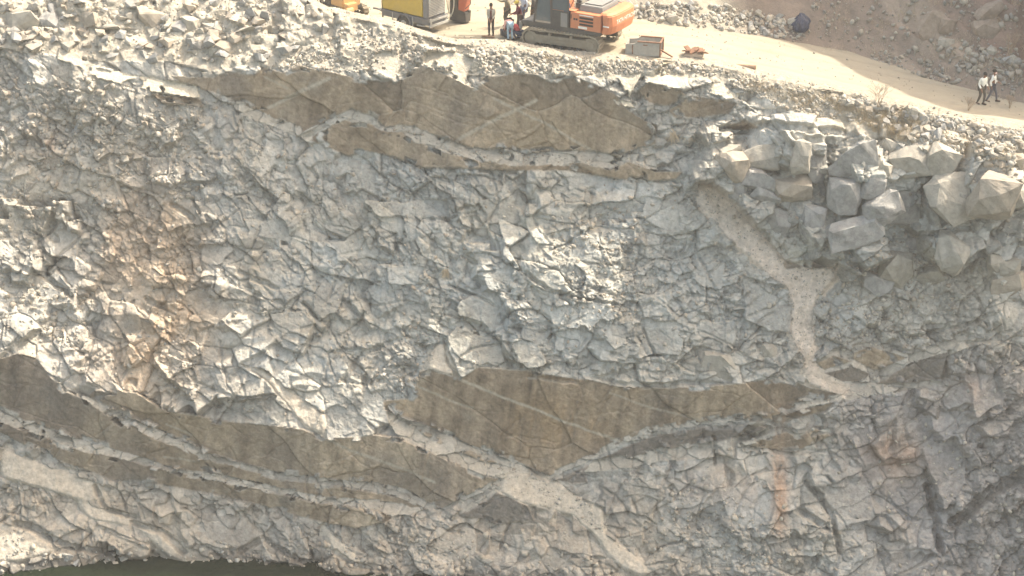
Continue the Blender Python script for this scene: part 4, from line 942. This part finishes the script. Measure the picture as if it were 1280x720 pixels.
# boom, stick and coupler
bx = [(.75, 1.7), (1.1, 2.2), (2.5, 4.6), (3.4, 5.35), (5.55, 5.75), (5.75, 5.45), (3.6, 4.75), (2.9, 4.2), (1.35, 1.55)]
U().prism(bx, -.62, -.02).build('boom', M_OR, ex, bevel=.03)
stk = [(5.2, 6.25), (5.62, 6.2), (6.44, 1.55), (6.48, .72), (6.08, .68), (5.70, 2.2), (5.35, 5.0)]
stick = U().prism(stk, -.49, -.01).build('stick', M_ORD, ex, bevel=.03)
U().tube([(1.5, .10, 2.0), (3.3, .10, 4.4)], .10, 10).tube([(1.5, -.74, 2.0), (3.3, -.74, 4.4)], .10, 10).tube([(3.9, -.32, 5.9), (5.2, -.32, 6.2)], .10, 10).build('hydraulic_cylinder', M_DK, ex)
lp = [(6.60, 1.62), (6.98, 1.66), (7.04, .10), (6.10, .04), (6.04, .62), (6.48, .78)]
cp = U().prism(lp, -.66, -.50).prism(lp, -.20, -.02).box((6.5, -.34, .30), (.9, .5, .5)).box((6.82, -.34, 1.5), (.26, .5, .3))
cp.build('coupler', M_DK, ex, bevel=.02)
U().tube([(6.9, -.34, 1.6), (6.6, -.34, 3.2)], .07, 8).build('coupler_cylinder', M_DK, ex)
U().tube([(5.9, -.06, 2.4), (5.55, .12, 1.9), (5.62, .10, 1.2), (6.1, -.08, .8)], .022, 6).tube([(6.3, -.1, 2.6), (6.7, .1, 2.2), (6.8, .05, 1.7)], .022, 6).build('hose', M_DK, ex)

# ---- yellow compressor on a single axle trailer
g = ground_at(518, 33); gz = float(g[2])
tr = empty('compressor_trailer', (g[0], g[1], gz), R(-38))
tag(tr, 'yellow and grey towed air compressor on a single axle trailer', 'compressor')
MB().box((0, 0, .66), (3.3, 1.46, .34)).box((0, -.74, .80), (3.36, .06, .10)).box((0, .74, .80), (3.36, .06, .10)).build('chassis', M_SG, tr, bevel=.02)
MB().box((-.2, -.02, 1.66), (2.9, 1.38, 1.6)).build('body_shell', M_YE, tr, bevel=.05)
MB().box((1.42, -.02, 1.66), (.34, 1.42, 1.62)).build('end_panel', M_SG, tr, bevel=.03)
gp = MB()
for k in range(17): gp.box((1.605, -.02, .98 + .085 * k), (.03, 1.25, .05))
gp.build('grille', M_LG, tr)
MB().box((1.68, -.60, .62), (.10, .10, .46)).box((1.68, .60, .62), (.10, .10, .46)).box((1.72, 0, .46), (.10, 1.5, .12)).box((1.72, 0, .74), (.08, 1.5, .10)).build('bumper', M_LG, tr, bevel=.01)
MB().box((-.7, -.72, 2.0), (.52, .03, .5)).build('door_panel', M_LG, tr, bevel=.01)
MB().box((-.7, -.738, 2.0), (.36, .01, .34)).build('gauge_window', M_GL, tr)
for sy in (-1, 1):
    wh = MB().tube([(0, sy * .66, .36), (0, sy * .86, .36)], .36, 22).build('wheel', M_TY, tr, bevel=.03)
    MB().tube([(0, sy * .80, .36), (0, sy * .875, .36)], .19, 14).tube([(0, sy * .87, .36), (0, sy * .90, .36)], .06, 8).build('rim', M_LG, wh)
    ml = []
    for k in range(9): q = R(-5) + R(190) * k / 8; ml.append((.47 * math.cos(q), .40 + .47 * math.sin(q)))
    for k in range(8, -1, -1): q = R(-5) + R(190) * k / 8; ml.append((.43 * math.cos(q), .40 + .43 * math.sin(q)))
    MB().prism(ml, sy * .64, sy * .90).build('mudguard', M_SG, tr)
MB().tube([(-1.5, 0, .55), (-2.9, 0, .50)], .06, 8).tube([(-1.5, -.5, .55), (-2.6, 0, .52)], .045, 8).tube([(-1.5, .5, .55), (-2.6, 0, .52)], .045, 8).build('drawbar', M_SG, tr)
MB().tube([(-1.75, -.55, .02), (-1.75, -.55, 1.5)], .045, 8).build('prop_stand', M_DK, tr)
MB().box((.55, -.76, .55), (.05, .04, .5)).box((-.85, -.76, .55), (.05, .04, .5)).box((1.1, -.76, .42), (.5, .04, .06)).build('bracket', M_LG, tr)

# hoses hanging between the compressor and the coupler
gh = ground_at(556, 31)
for k, (dx, rr) in enumerate(((0, .30), (.18, .42), (.40, .50), (.62, .36))):
    pts = []
    for q in np.linspace(0, 1, 15):
        a = math.pi * (1.25 - 1.5 * q)
        pts.append((gh[0] - .35 + dx + rr * .55 * math.cos(a) + .2 * q, gh[1] + .3 + .1 * k, gh[2] + 1.05 + .2 * k - (1.0 + .12 * k) * math.sin(math.pi * q) + .55 * abs(q - .5)))
    h_ = MB().tube(pts, .032, 7).build('air_hose', M_HO, None, smooth=True)
    tag(h_, ['pale air hose in the tight loop nearest the compressor grille', 'pale air hose looped beside the compressor, second from the grille', 'pale air hose in the widest loop between compressor and excavator arm', 'pale air hose loop nearest the excavator arm'][k], 'hose', 'air hoses behind the compressor')

# ---- crawler drill rig, partly behind the berm
g = ground_at(427, 18)
rg = empty('drill_rig', (g[0], g[1], g[2]), R(180 - 48))
tag(rg, 'small orange and tan crawler drill rig behind the rubble berm', 'drill rig')
for sgn in (1, -1): crawler_track(rg, sgn * .85, 2.3, .52, .32, sgn)
M_TAN = pm('faded_orange_paint', (.62, .36, .14), dirt_amt=.4)
MB().box((-.1, 0, .58), (1.7, 1.4, .22)).build('chassis', M_DK, rg, bevel=.02)
MB().box((-.55, .1, 1.15), (1.1, 1.2, .95)).box((-.5, .1, 1.68), (.8, 1.0, .14)).build('engine_housing', M_TAN, rg, bevel=.05)
MB().box((-1.25, .3, .75), (.4, .7, .4)).tube([(-1.45, .3, .62), (-1.45, .75, .62)], .16, 12).build('dust_collector', M_TAN, rg, bevel=.03)
MB().box((.35, .45, 1.0), (.5, .4, .7)).tube([(.3, .6, 1.3), (.3, .6, 1.7)], .03, 6).build('control_stand', M_DK, rg, bevel=.03)
MB().tube([(.3, 0, .8), (1.0, .1, 1.05), (1.7, .2, .95)], [.12, .10, .08], 8).build('boom', M_DK, rg)
MB().box((1.75, .2, 1.5), (.16, .20, 3.6), Matrix.Rotation(R(12), 3, 'Y')).build('feed_beam', M_DK, rg, bevel=.02)
MB().tube([(1.60, .36, .05), (2.0, .36, 2.6)], .035, 8).build('drill_rod', M_CR, rg)
MB().box((1.98, .30, 2.7), (.26, .3, .6)).build('rock_hammer', M_TAN, rg, bevel=.03)
MB().tube([(-.2, -.3, 1.5), (.5, -.1, 1.9), (1.3, .1, 2.2), (1.9, .3, 2.6)], .03, 6).tube([(.2, .5, .9), (.8, .35, .6), (1.5, .3, .9)], .03, 6).build('hose', M_DK, rg)

# ---- steel trough, scrap, log, sack, plank
g = ground_at(806, 66)
tg = empty('steel_trough', (g[0], g[1], g[2]), R(-14))
tag(tg, 'weathered grey steel trough with rusty rim lying right of the excavator', 'trough')
MB().prism([(-.92, 0), (.62, .0), (.86, .04), (.86, .70), (-.30, .72), (-.45, .60), (-.92, .55)], -.50, -.46).build('side_plate', M_ZN, tg)
MB().prism([(-.92, 0), (.62, .0), (.86, .04), (.86, .70), (-.30, .72), (-.45, .60), (-.92, .55)], .46, .50).build('side_plate', M_ZN, tg)
MB().box((0, 0, .03), (1.8, .9, .05)).box((-.90, 0, .28), (.04, .9, .5)).build('floor_plate', M_ZN, tg)
MB().box((.28, -.48, .72), (1.18, .09, .06)).box((.28, .48, .72), (1.18, .09, .06)).box((.86, -.47, .37), (.07, .10, .72)).box((.86, .47, .37), (.07, .10, .72)).box((.86, 0, .72), (.08, 1.0, .07)).box((.86, 0, .05), (.07, 1.0, .08)).build('rim', M_RU, tg)
MB().box((-.55, -.515, .28), (.05, .03, .5)).build('bracket', M_RU, tg)
MB().box((.1, -.512, .56), (.22, .02, .06)).build('lifting_lug', M_RU, tg)
sk = MB().box((1.15, -.25, .14), (.75, .10, .07), Matrix.Rotation(R(28), 3, 'Y')).build('steel_bar', M_RU, None); sk.location = tg.location; sk.rotation_euler = tg.rotation_euler
tag(sk, 'rusty steel bar leaning against the right end of the grey trough', 'steel bar')
g = ground_at(867, 71)
sc = empty('scrap_plate', (g[0], g[1], g[2]), R(-8))
tag(sc, 'bent rusty scrap plates lying on the road right of the grey trough', 'scrap metal')
b_ = MB(); 
for k in range(9): b_.box((random.uniform(-.5, .5), random.uniform(-.15, .15), .26 + random.uniform(-.03, .12)), (random.uniform(.3, .6), random.uniform(.2, .4), .05), Matrix.Rotation(random.uniform(-.5, .5), 3, 'X') @ Matrix.Rotation(random.uniform(-.4, .4), 3, 'Y') @ Matrix.Rotation(random.uniform(0, 3), 3, 'Z'))
b_.build('bent_plate', M_RU, sc)
MB().box((0, 0, .1), (1.0, .34, .2)).build('base_slab', pm('pinkish_slab', (.52, .40, .31), rough=.9, dirt_amt=.4), sc, bevel=.04)
g = ground_at(930, 85)
lg = MB().tube([(-.62, 0, .09), (-.4, 0, .10), (0, 0, .10), (.62, 0, .10)], [.06, .09, .10, .11], 12).build('log', mat('weathered_wood', (.36, .25, .17), .9, noise=.35, scale=5), None)
lg.location = g.tolist(); lg.rotation_euler = (0, 0, R(-16)); tag(lg, 'short brown log lying at the near edge of the pale road', 'log')
g = ground_at(610, 47)
pk = MB().box((0, 0, .06), (.65, .22, .05)).build('plank', mat('brown_board', (.22, .14, .09), .9, noise=.3), None); pk.location = g.tolist(); pk.rotation_euler = (0, R(6), R(10))
tag(pk, 'short brown board on the ground at the feet of the men', 'board')
p = hill_pt(1000, 40)
sb = bmesh.new(); bmesh.ops.create_icosphere(sb, subdivisions=4, radius=.5)
for v in sb.verts:
    c = v.co; a = math.atan2(c.y, c.x); up = max(0, c.z) * 2
    fold = .05 * math.sin(a * 7 + c.z * 9) + .04 * math.sin(a * 13 - c.z * 14)
    k = (1 - .72 * up ** 2.2) + fold
    v.co = Vector((c.x * k * .95, c.y * k * .9, c.z * (1.25 if c.z > 0 else .8) + .36 + fold * .3))
    if c.z > .47: v.co += Vector((.1 * math.cos(a * 2), 0, .08))
sbo = new_obj('sack', bm_mesh(sb, 'sack', mat('dark_blue_plastic', (.035, .045, .085), .35, noise=.35, scale=5, bump=.5, bscale=9, spec=.5))); sbo.location = p.tolist()
tag(sbo, 'dark blue knotted plastic sack sitting on stones behind the road', 'sack')
# ------------------------------------------------------------------ people
def skin_mesh(name, joints, bones, root_i, sub=1):
    """one continuous body grown round a skeleton; joints: [(pos, radius)]"""
    me = bpy.data.meshes.new(name); me.from_pydata([j[0] for j in joints], bones, []); me.update()
    o = bpy.data.objects.new(name, me); COL.objects.link(o)
    md = o.modifiers.new('skin', 'SKIN'); md.use_smooth_shade = True
    lay = me.skin_vertices[0] if me.skin_vertices else None
    if lay is None:
        b = bmesh.new(); b.from_mesh(me); b.verts.layers.skin.verify(); b.to_mesh(me); b.free(); lay = me.skin_vertices[0]
    for i, j in enumerate(joints):
        r = j[1] if isinstance(j[1], tuple) else (j[1], j[1]); lay.data[i].radius = r; lay.data[i].use_root = (i == root_i)
    s = o.modifiers.new('sub', 'SUBSURF'); s.levels = sub; s.render_levels = sub
    bpy.context.view_layer.update()
    dg = bpy.context.evaluated_depsgraph_get()
    out = bpy.data.meshes.new_from_object(o.evaluated_get(dg)); out.name = name
    bpy.data.objects.remove(o); bpy.data.meshes.remove(me)
    out.polygons.foreach_set('use_smooth', [True] * len(out.polygons))
    return out
M_SKIN = mat('skin', (.23, .125, .08), .6, noise=.06); M_HAIR = mat('black_hair', (.018, .015, .013), .7)
def cloth(n, c): return mat('cloth_' + n, c, .9, noise=.12, scale=12)
def V3(*a): return Vector(a)
def person(x, y, label, facing, top, legs, head='hair', head_mat=None, lean=0., twist=0., hipz=.90, stride=.0, arms=((.1, .0, -.52), (.1, .0, -.52)), knees=None, feet=None, nod=0., at=None, scale=1.0, sleeves=1, group=None, jacket=None, mask=None):
    """facing: degrees, 0 looks along +x of the place. local frame: x forward, y left. arms: hand offset from the shoulder (fwd, out, up) for left and right"""
    g = ground_at(x, y) if at is None else at
    root = empty('person', (float(g[0]), float(g[1]), float(g[2])), R(facing)); root.scale = (scale,) * 3
    tag(root, label, 'person', group)
    cl, sl = math.cos(R(lean)), math.sin(R(lean))
    def tor(f, o, u): return V3(f * cl + u * sl, o, hipz + u * cl - f * sl)      # torso frame, leaning forward
    J = []; B = []
    def add(p, r, par=None):
        J.append((tuple(p), r)); i = len(J) - 1
        if par is not None: B.append((par, i))
        return i
    pel = add(tor(0, 0, 0), (.125, .15)); wai = add(tor(0, 0, .18), (.105, .135), pel); che = add(tor(.01, 0, .38), (.115, .165), wai); nb = add(tor(0, 0, .52), (.065, .075), che)
    cn, sn = math.cos(R(lean - nod)), math.sin(R(lean - nod)); base = tor(0, 0, .52)
    def hd(f, o, u): return base + V3(f * cn + u * sn, o, u * cn - f * sn)
    nk = add(hd(.01, 0, .07), .052, nb); h1 = add(hd(.03, 0, .16), (.085, .075), nk); h2 = add(hd(.01, 0, .25), (.09, .075), h1)
    sh = []; LEG = []
    for sgn, a in ((1, arms[0]), (-1, arms[1])):
        s_ = tor(0, sgn * .18, .46); hnd = s_ + V3(a[0], sgn * a[1] + 0, a[2])
        dv = hnd - s_; L = min(dv.length, .56); dv = dv.normalized() * L; hnd = s_ + dv
        mid = (s_ + hnd) / 2; bend = math.sqrt(max(.0, .285 ** 2 - (L / 2) ** 2)); pole = V3(-.75, sgn * .35, -.5); pole = (pole - dv.normalized() * pole.dot(dv.normalized())).normalized()
        el = mid + pole * bend
        i0 = add(s_, .062, che); i1 = add(el, .045, i0); i2 = add(hnd, .034, i1)
        d2 = (hnd - el).normalized(); sd = d2.cross(V3(0, 0, 1)); sd = sd.normalized() if sd.length > .05 else V3(1, 0, 0); nr = sd.cross(d2)
        i3 = add(hnd + d2 * .07, (.034, .022), i2)
        for q, ln in ((-.033, .070), (-.011, .085), (.011, .080), (.033, .062)):
            k1 = add(hnd + d2 * (.10) + sd * q, .0095, i3); add(hnd + d2 * (.10 + ln) + sd * q * 1.1 - nr * .025 , .008, k1)
        th = add(hnd + d2 * .035 + sd * .05 * sgn, .012, i2); add(hnd + d2 * .075 + sd * .062 * sgn - nr * .02, .009, th)
        sh.append((i0, i1, i2))
    for n_, sgn in enumerate((1, -1)):
        hp = tor(0, sgn * .09, -.02)
        ft = V3(sgn * stride * .5, sgn * .11, .07) if feet is None else V3(*feet[n_])
        if knees is None:
            dv = ft - hp; L = min(dv.length, .84); mid = hp + dv / 2; bend = math.sqrt(max(.0001, .425 ** 2 - (L / 2) ** 2)); kn = mid + V3(1, 0, .15).normalized() * bend
        else: kn = V3(*knees[n_])
        a0 = add(hp, .088, pel); a1 = add(kn, .058, a0); a2 = add(ft, .040, a1); a3 = add(ft + V3(.13, sgn * .02, -.03), (.035, .03), a2)
        LEG.append((a0, a1, a2, a3))
    me = skin_mesh('person', J, B, pel)
    body = new_obj('body', me, root); me.materials.append(M_SKIN); 
    # face: nose, ears, eyes, mouth
    fb = MB(); fb.box(hd(.118, 0, .165), (.03, .03, .045)); fb.ball(hd(.02, .083, .17), (.02, .012, .032)); fb.ball(hd(.02, -.083, .17), (.02, .012, .032)); fb.build('face', M_SKIN, body, smooth=True)
    eb = MB(); eb.ball(hd(.098, .032, .195), .012); eb.ball(hd(.098, -.032, .195), .012); eb.box(hd(.10, 0, .115), (.012, .05, .01)); eb.build('eye', M_HAIR, body)
    def dress(name, ids, extra, material, grow, rt):
        mp = {i: k for k, i in enumerate(ids)}
        JJ = [(J[i][0], tuple(np.array(J[i][1] if isinstance(J[i][1], tuple) else (J[i][1], J[i][1])) * grow + .012)) for i in ids]
        BB = [(mp[a], mp[b]) for a, b in B if a in mp and b in mp]
        for par, p, r in extra: JJ.append((tuple(p), (r, r))); BB.append((mp[par], len(JJ) - 1))
        m = skin_mesh(name, JJ, BB, mp[rt]); m.materials.append(material); return new_obj(name, m, root)
    ids = [wai, che, nb] + [i for a in sh for i in a[:2]]
    ext = [(wai, tor(0, 0, .02), .135)]
    for a in sh:
        p1, p2 = Vector(J[a[1]][0]), Vector(J[a[2]][0])
        if sleeves: ext.append((a[1], p1 + (p2 - p1) * .85, .045))
    dress('shirt', ids, ext, top, 1.08, che)
    if jacket is not None:
        jk = MB(); jk.prism([(.135, hipz + .05), (.150, hipz + .05), (.155, hipz + .40), (.12, hipz + .48), (.11, hipz + .47), (.14, hipz + .38)], -.05, .05); jk.build('shirt_front', jacket, root)
    ids = [pel] + [i for a in LEG for i in a[:2]]; ext = []
    for a in LEG:
        p1, p2 = Vector(J[a[1]][0]), Vector(J[a[2]][0]); ext.append((a[1], p1 + (p2 - p1) * .96, .052))
    dress('trousers', ids, ext, legs, 1.06, pel)
    for a in LEG:
        p1, p2 = Vector(J[a[2]][0]), Vector(J[a[3]][0]); d = p2 - p1; q = math.atan2(d.y, d.x)
        MB().box((p1 + V3(.06, 0, -.035)), (.27, .10, .07), Matrix.Rotation(q, 3, 'Z')).box((p1 + V3(.0, 0, .0)), (.11, .09, .09)).build('shoe', cloth('shoe', (.05, .04, .035)), root, bevel=.02)
    hm = MB()
    if head == 'helmet':
        hm.ball(hd(.01, 0, .275), (.135, .115, .10), 12, 8); hm.box(hd(.10, 0, .255), (.14, .17, .018), Matrix.Rotation(R(lean - nod), 3, 'Y')); hm.build('helmet', head_mat, root, smooth=False)
    elif head == 'cap': hm.ball(hd(0, 0, .265), (.118, .10, .075), 12, 8); hm.box(hd(.12, 0, .25), (.12, .13, .012)); hm.build('cap', head_mat, root)
    else: hm.ball(hd(-.012, 0, .235), (.112, .092, .098), 12, 8); hm.build('hair', M_HAIR, root, smooth=True)
    if mask is not None: MB().ball(hd(.06, 0, .13), (.075, .075, .055), 10, 6).build('face_scarf', mask, root, smooth=True)
    return root
toward = -95   # facing the pit
person(614, 44, 'standing man in an open grey jacket and dark trousers with hands joined', toward, cloth('grey_jacket', (.42, .39, .33)), cloth('black_trousers', (.055, .045, .04)), arms=((.22, -.10, -.46), (.22, -.10, -.46)), jacket=cloth('dark_shirt', (.13, .06, .055)), nod=-6)
person(634, 33, 'man in an olive shirt and yellow cap raising one arm', 200, cloth('olive_shirt', (.20, .18, .12)), cloth('dark_trousers', (.08, .07, .06)), 'cap', mat('yellow_cap', (.75, .55, .10), .6), arms=((.16, .02, -.44), (.42, .10, .06)))
person(650, 41, 'man in a maroon shirt and yellow safety helmet reaching forward', 190, cloth('maroon_shirt', (.17, .035, .05)), cloth('brown_trousers', (.14, .10, .08)), 'helmet', mat('yellow_helmet', (.80, .62, .10), .4), lean=12, arms=((.42, .02, -.22), (.30, .05, -.38)))
person(638, 51, 'man in a pink shirt and light blue jeans bending right down', 100, cloth('pink_shirt', (.70, .40, .36)), cloth('light_jeans', (.33, .45, .55)), lean=82, hipz=.86, arms=((.10, .02, -.50), (.15, .02, -.48)), nod=-10)
person(650, 49, 'crouching man in a red shirt beside the bending man', 165, cloth('red_shirt', (.50, .07, .08)), cloth('dark_blue_trousers', (.08, .09, .14)), lean=38, hipz=.34, feet=((.14, .14, .07), (.10, -.14, .07)), knees=((.40, .20, .46), (.38, -.20, .46)), arms=((.40, .02, -.25), (.35, .02, -.30)), nod=10)
person(630, 47, 'squatting man in dark clothes left of the bending man', 20, cloth('dark_red_shirt', (.16, .06, .06)), cloth('grey_trousers', (.13, .12, .12)), lean=30, hipz=.30, feet=((.12, .12, .07), (.10, -.14, .07)), knees=((.38, .18, .44), (.36, -.20, .44)), arms=((.38, .02, -.28), (.40, .02, -.22)), nod=5)
person(655, 31, 'man in a white and blue shirt standing behind the helmeted man', 215, cloth('blue_white_shirt', (.50, .55, .66)), cloth('slate_trousers', (.16, .19, .27)))
person(667, 31, 'man in dark clothes standing against the front of the excavator cab', 180, cloth('charcoal_shirt', (.07, .065, .06)), cloth('black_trousers', (.055, .045, .04)))
person(1225, 130, 'walking man in a loose white shirt and dark patterned trousers', -60, cloth('white_shirt', (.80, .79, .74)), cloth('dark_trousers', (.08, .07, .06)), stride=.22, lean=8, arms=((.20, -.02, -.42), (.12, .03, -.50)), nod=-8)
person(1239, 127, 'walking man in a white shirt and shorts with a pink scarf over his face', -20, cloth('white_shirt', (.80, .79, .74)), cloth('slate_shorts', (.11, .11, .13)), stride=.50, arms=((.24, .02, -.36), (-.05, .04, -.52)), mask=cloth('pink_scarf', (.75, .55, .50)))
# hand drill held by the crouching man
g = ground_at(645, 50)
dr = empty('rock_drill', (g[0] + .25, g[1] + .1, g[2]), R(20)); tag(dr, 'upright grey hand held rock drill beside the crouching man', 'rock drill')
MB().tube([(0, 0, 0), (0, 0, .62)], .02, 8).build('drill_rod', M_CR, dr)
MB().box((0, 0, .80), (.14, .14, .40)).tube([(0, 0, .55), (0, 0, .65)], .05, 8).build('drill_body', M_LG, dr, bevel=.02)
MB().tube([(0, -.25, 1.0), (0, .25, 1.0)], .02, 8).build('handle', M_DK, dr)

# ------------------------------------------------------------------ dry plants
m_straw = mat('dry_straw', (.46, .395, .29), .9, noise=.25, scale=2, spec=.1)
m_twig = mat('grey_twig', (.34, .27, .20), .9, noise=.2, spec=.1)
def blades(pts, hmin, hmax, wd, spread=.5, up=(0, -.25, 1), per=1):
    vs, fs = [], []
    for p in pts:
        for _ in range(per):
            h = random.uniform(hmin, hmax); d = Vector((random.gauss(up[0], spread), random.gauss(up[1], spread), up[2])).normalized()
            b = Vector(p) + Vector((random.gauss(0, .05), random.gauss(0, .05), -.03)); a = random.uniform(0, 6.28); s_ = Vector((math.cos(a), math.sin(a), 0)) * wd
            bend = Vector((random.gauss(0, .12), random.gauss(0, .12), -.1)) * h; i = len(vs)
            m_ = b + d * h * .55; t_ = b + d * h + bend
            vs += [b - s_, b + s_, m_ + s_ * .7, m_ - s_ * .7, t_]; fs += [(i, i + 1, i + 2, i + 3), (i + 3, i + 2, i + 4)]
    me = bpy.data.meshes.new('grass'); me.from_pydata(vs, [], fs); me.materials.append(m_straw); return me
GR = [([(920, 96), (1000, 112), (1080, 130), (1150, 150), (1150, 178), (1110, 172), (1060, 150), (1000, 130), (930, 110)], 800, .12, .35), ([(1080, 140), (1150, 150), (1140, 182), (1105, 172), (1085, 160)], 500, .25, .6), ([(1040, 122), (1130, 138), (1120, 150), (1040, 140)], 300, .2, .45), ([(1160, 160), (1270, 185), (1262, 200), (1180, 190)], 260, .15, .4), ([(680, 70), (720, 76), (715, 86), (685, 80)], 80, .12, .3)]
gpts_v = []; me_all = []
for poly, n, h0, h1 in GR:
    pts = []; xs = [p[0] for p in poly]; ys = [p[1] for p in poly]
    while len(pts) < n:
        x, y = random.uniform(min(xs), max(xs)), random.uniform(min(ys), max(ys))
        if inpoly(x, y, poly) and vn(np.float32(x / 14), np.float32(y / 9), 21) > random.uniform(.2, .7): pts.append(face_pt(x, y))
    me_all.append(blades(pts, h0, h1, .008, per=5))
pts = []
while len(pts) < 900:
    x, y = random.uniform(1020, 1290), random.uniform(0, 125)
    if vn(np.float32(x / 24), np.float32(y / 16), 23) > random.uniform(.35, .8):
        pts.append(hill_pt(x, y))
me_all.append(blades(pts, .12, .4, .007, per=4))
V_, F_ = [], []
for m in me_all:
    o_ = len(V_); V_ += [v.co[:] for v in m.vertices]; F_ += [tuple(i + o_ for i in p.vertices) for p in m.polygons]
me = bpy.data.meshes.new('grass'); me.from_pydata(V_, [], F_); me.materials.append(m_straw)
tag(new_obj('dry_grass', me), 'dry straw coloured grass along the road edge and on the hillside', 'grass', None, 'stuff')
def branching(mb, p, d, L, r, depth):
    q = p + d * L
    mb.tube([p, p + d * L * .5 + Vector((random.gauss(0, .04), random.gauss(0, .04), random.gauss(0, .02))) * L, q], [r, r * .85, r * .65], 4, cap=False)
    if depth == 0: return
    for _ in range(random.choice((2, 3, 3))):
        nd = (d + Vector((random.gauss(0, .45), random.gauss(0, .45), random.gauss(.05, .25)))).normalized()
        branching(mb, p + d * L * random.uniform(.55, 1), nd, L * random.uniform(.6, .85), r * .6, depth - 1)
def shrub(name, p, h, label, cat, depth=5, stems=4, lean=(0, 0), group=None, m=None):
    root = empty(name, tuple(p)); tag(root, label, cat, group)
    st = MB(); tw = MB()
    for _ in range(stems):
        d = Vector((random.gauss(lean[0], .3), random.gauss(lean[1], .3), 1)).normalized()
        st.tube([Vector((0, 0, -.1)), d * h * .25, d * h * .4], [.022, .017, .012], 5, cap=False)
        for _k in range(3): branching(tw, d * h * random.uniform(.2, .4), (d + Vector((random.gauss(0, .4), random.gauss(0, .4), .1))).normalized(), h * .26, .009, depth - 2)
    st.build('stem', m or m_twig, root); tw.build('twigs', m or m_twig, root); return root
shrub('bare_shrub', face_pt(1095, 136), 1.75, 'leafless tan shrub standing at the road edge among dry grass', 'shrub', 5, 4)
for k, (x, y, h, lb) in enumerate(((1262, 70, 1.6, 'leafless shrub on the brown hillside near the right border'), (1238, 38, 1.2, 'low leafless shrub beside the reddish hillside block'), (1210, 138, .8, 'small dry bush in front of the two walking men'), (1262, 135, .8, 'small dry bush at the right border beside the road'))):
    shrub('bare_shrub', hill_pt(x, y) if y < 100 else ground_at(x, y), h, lb, 'shrub', 5, 5)
def tuft(x, y, h, n, label, up):
    me = blades([face_pt(x, y)] * n, h * .5, h, .012, spread=.45, up=up); o = new_obj('grass_tuft', me); tag(o, label, 'grass tuft')
tuft(842, 160, .95, 150, 'dry tuft of straw hanging under the right end of the upper brown face', (0, -.7, -.8))
tuft(858, 168, .6, 60, 'small dry tuft right of the hanging straw', (0.2, -.8, -.3))
tuft(557, 335, .7, 110, 'lone straw tuft hanging in the middle of the rock face', (0, -.6, -.9))
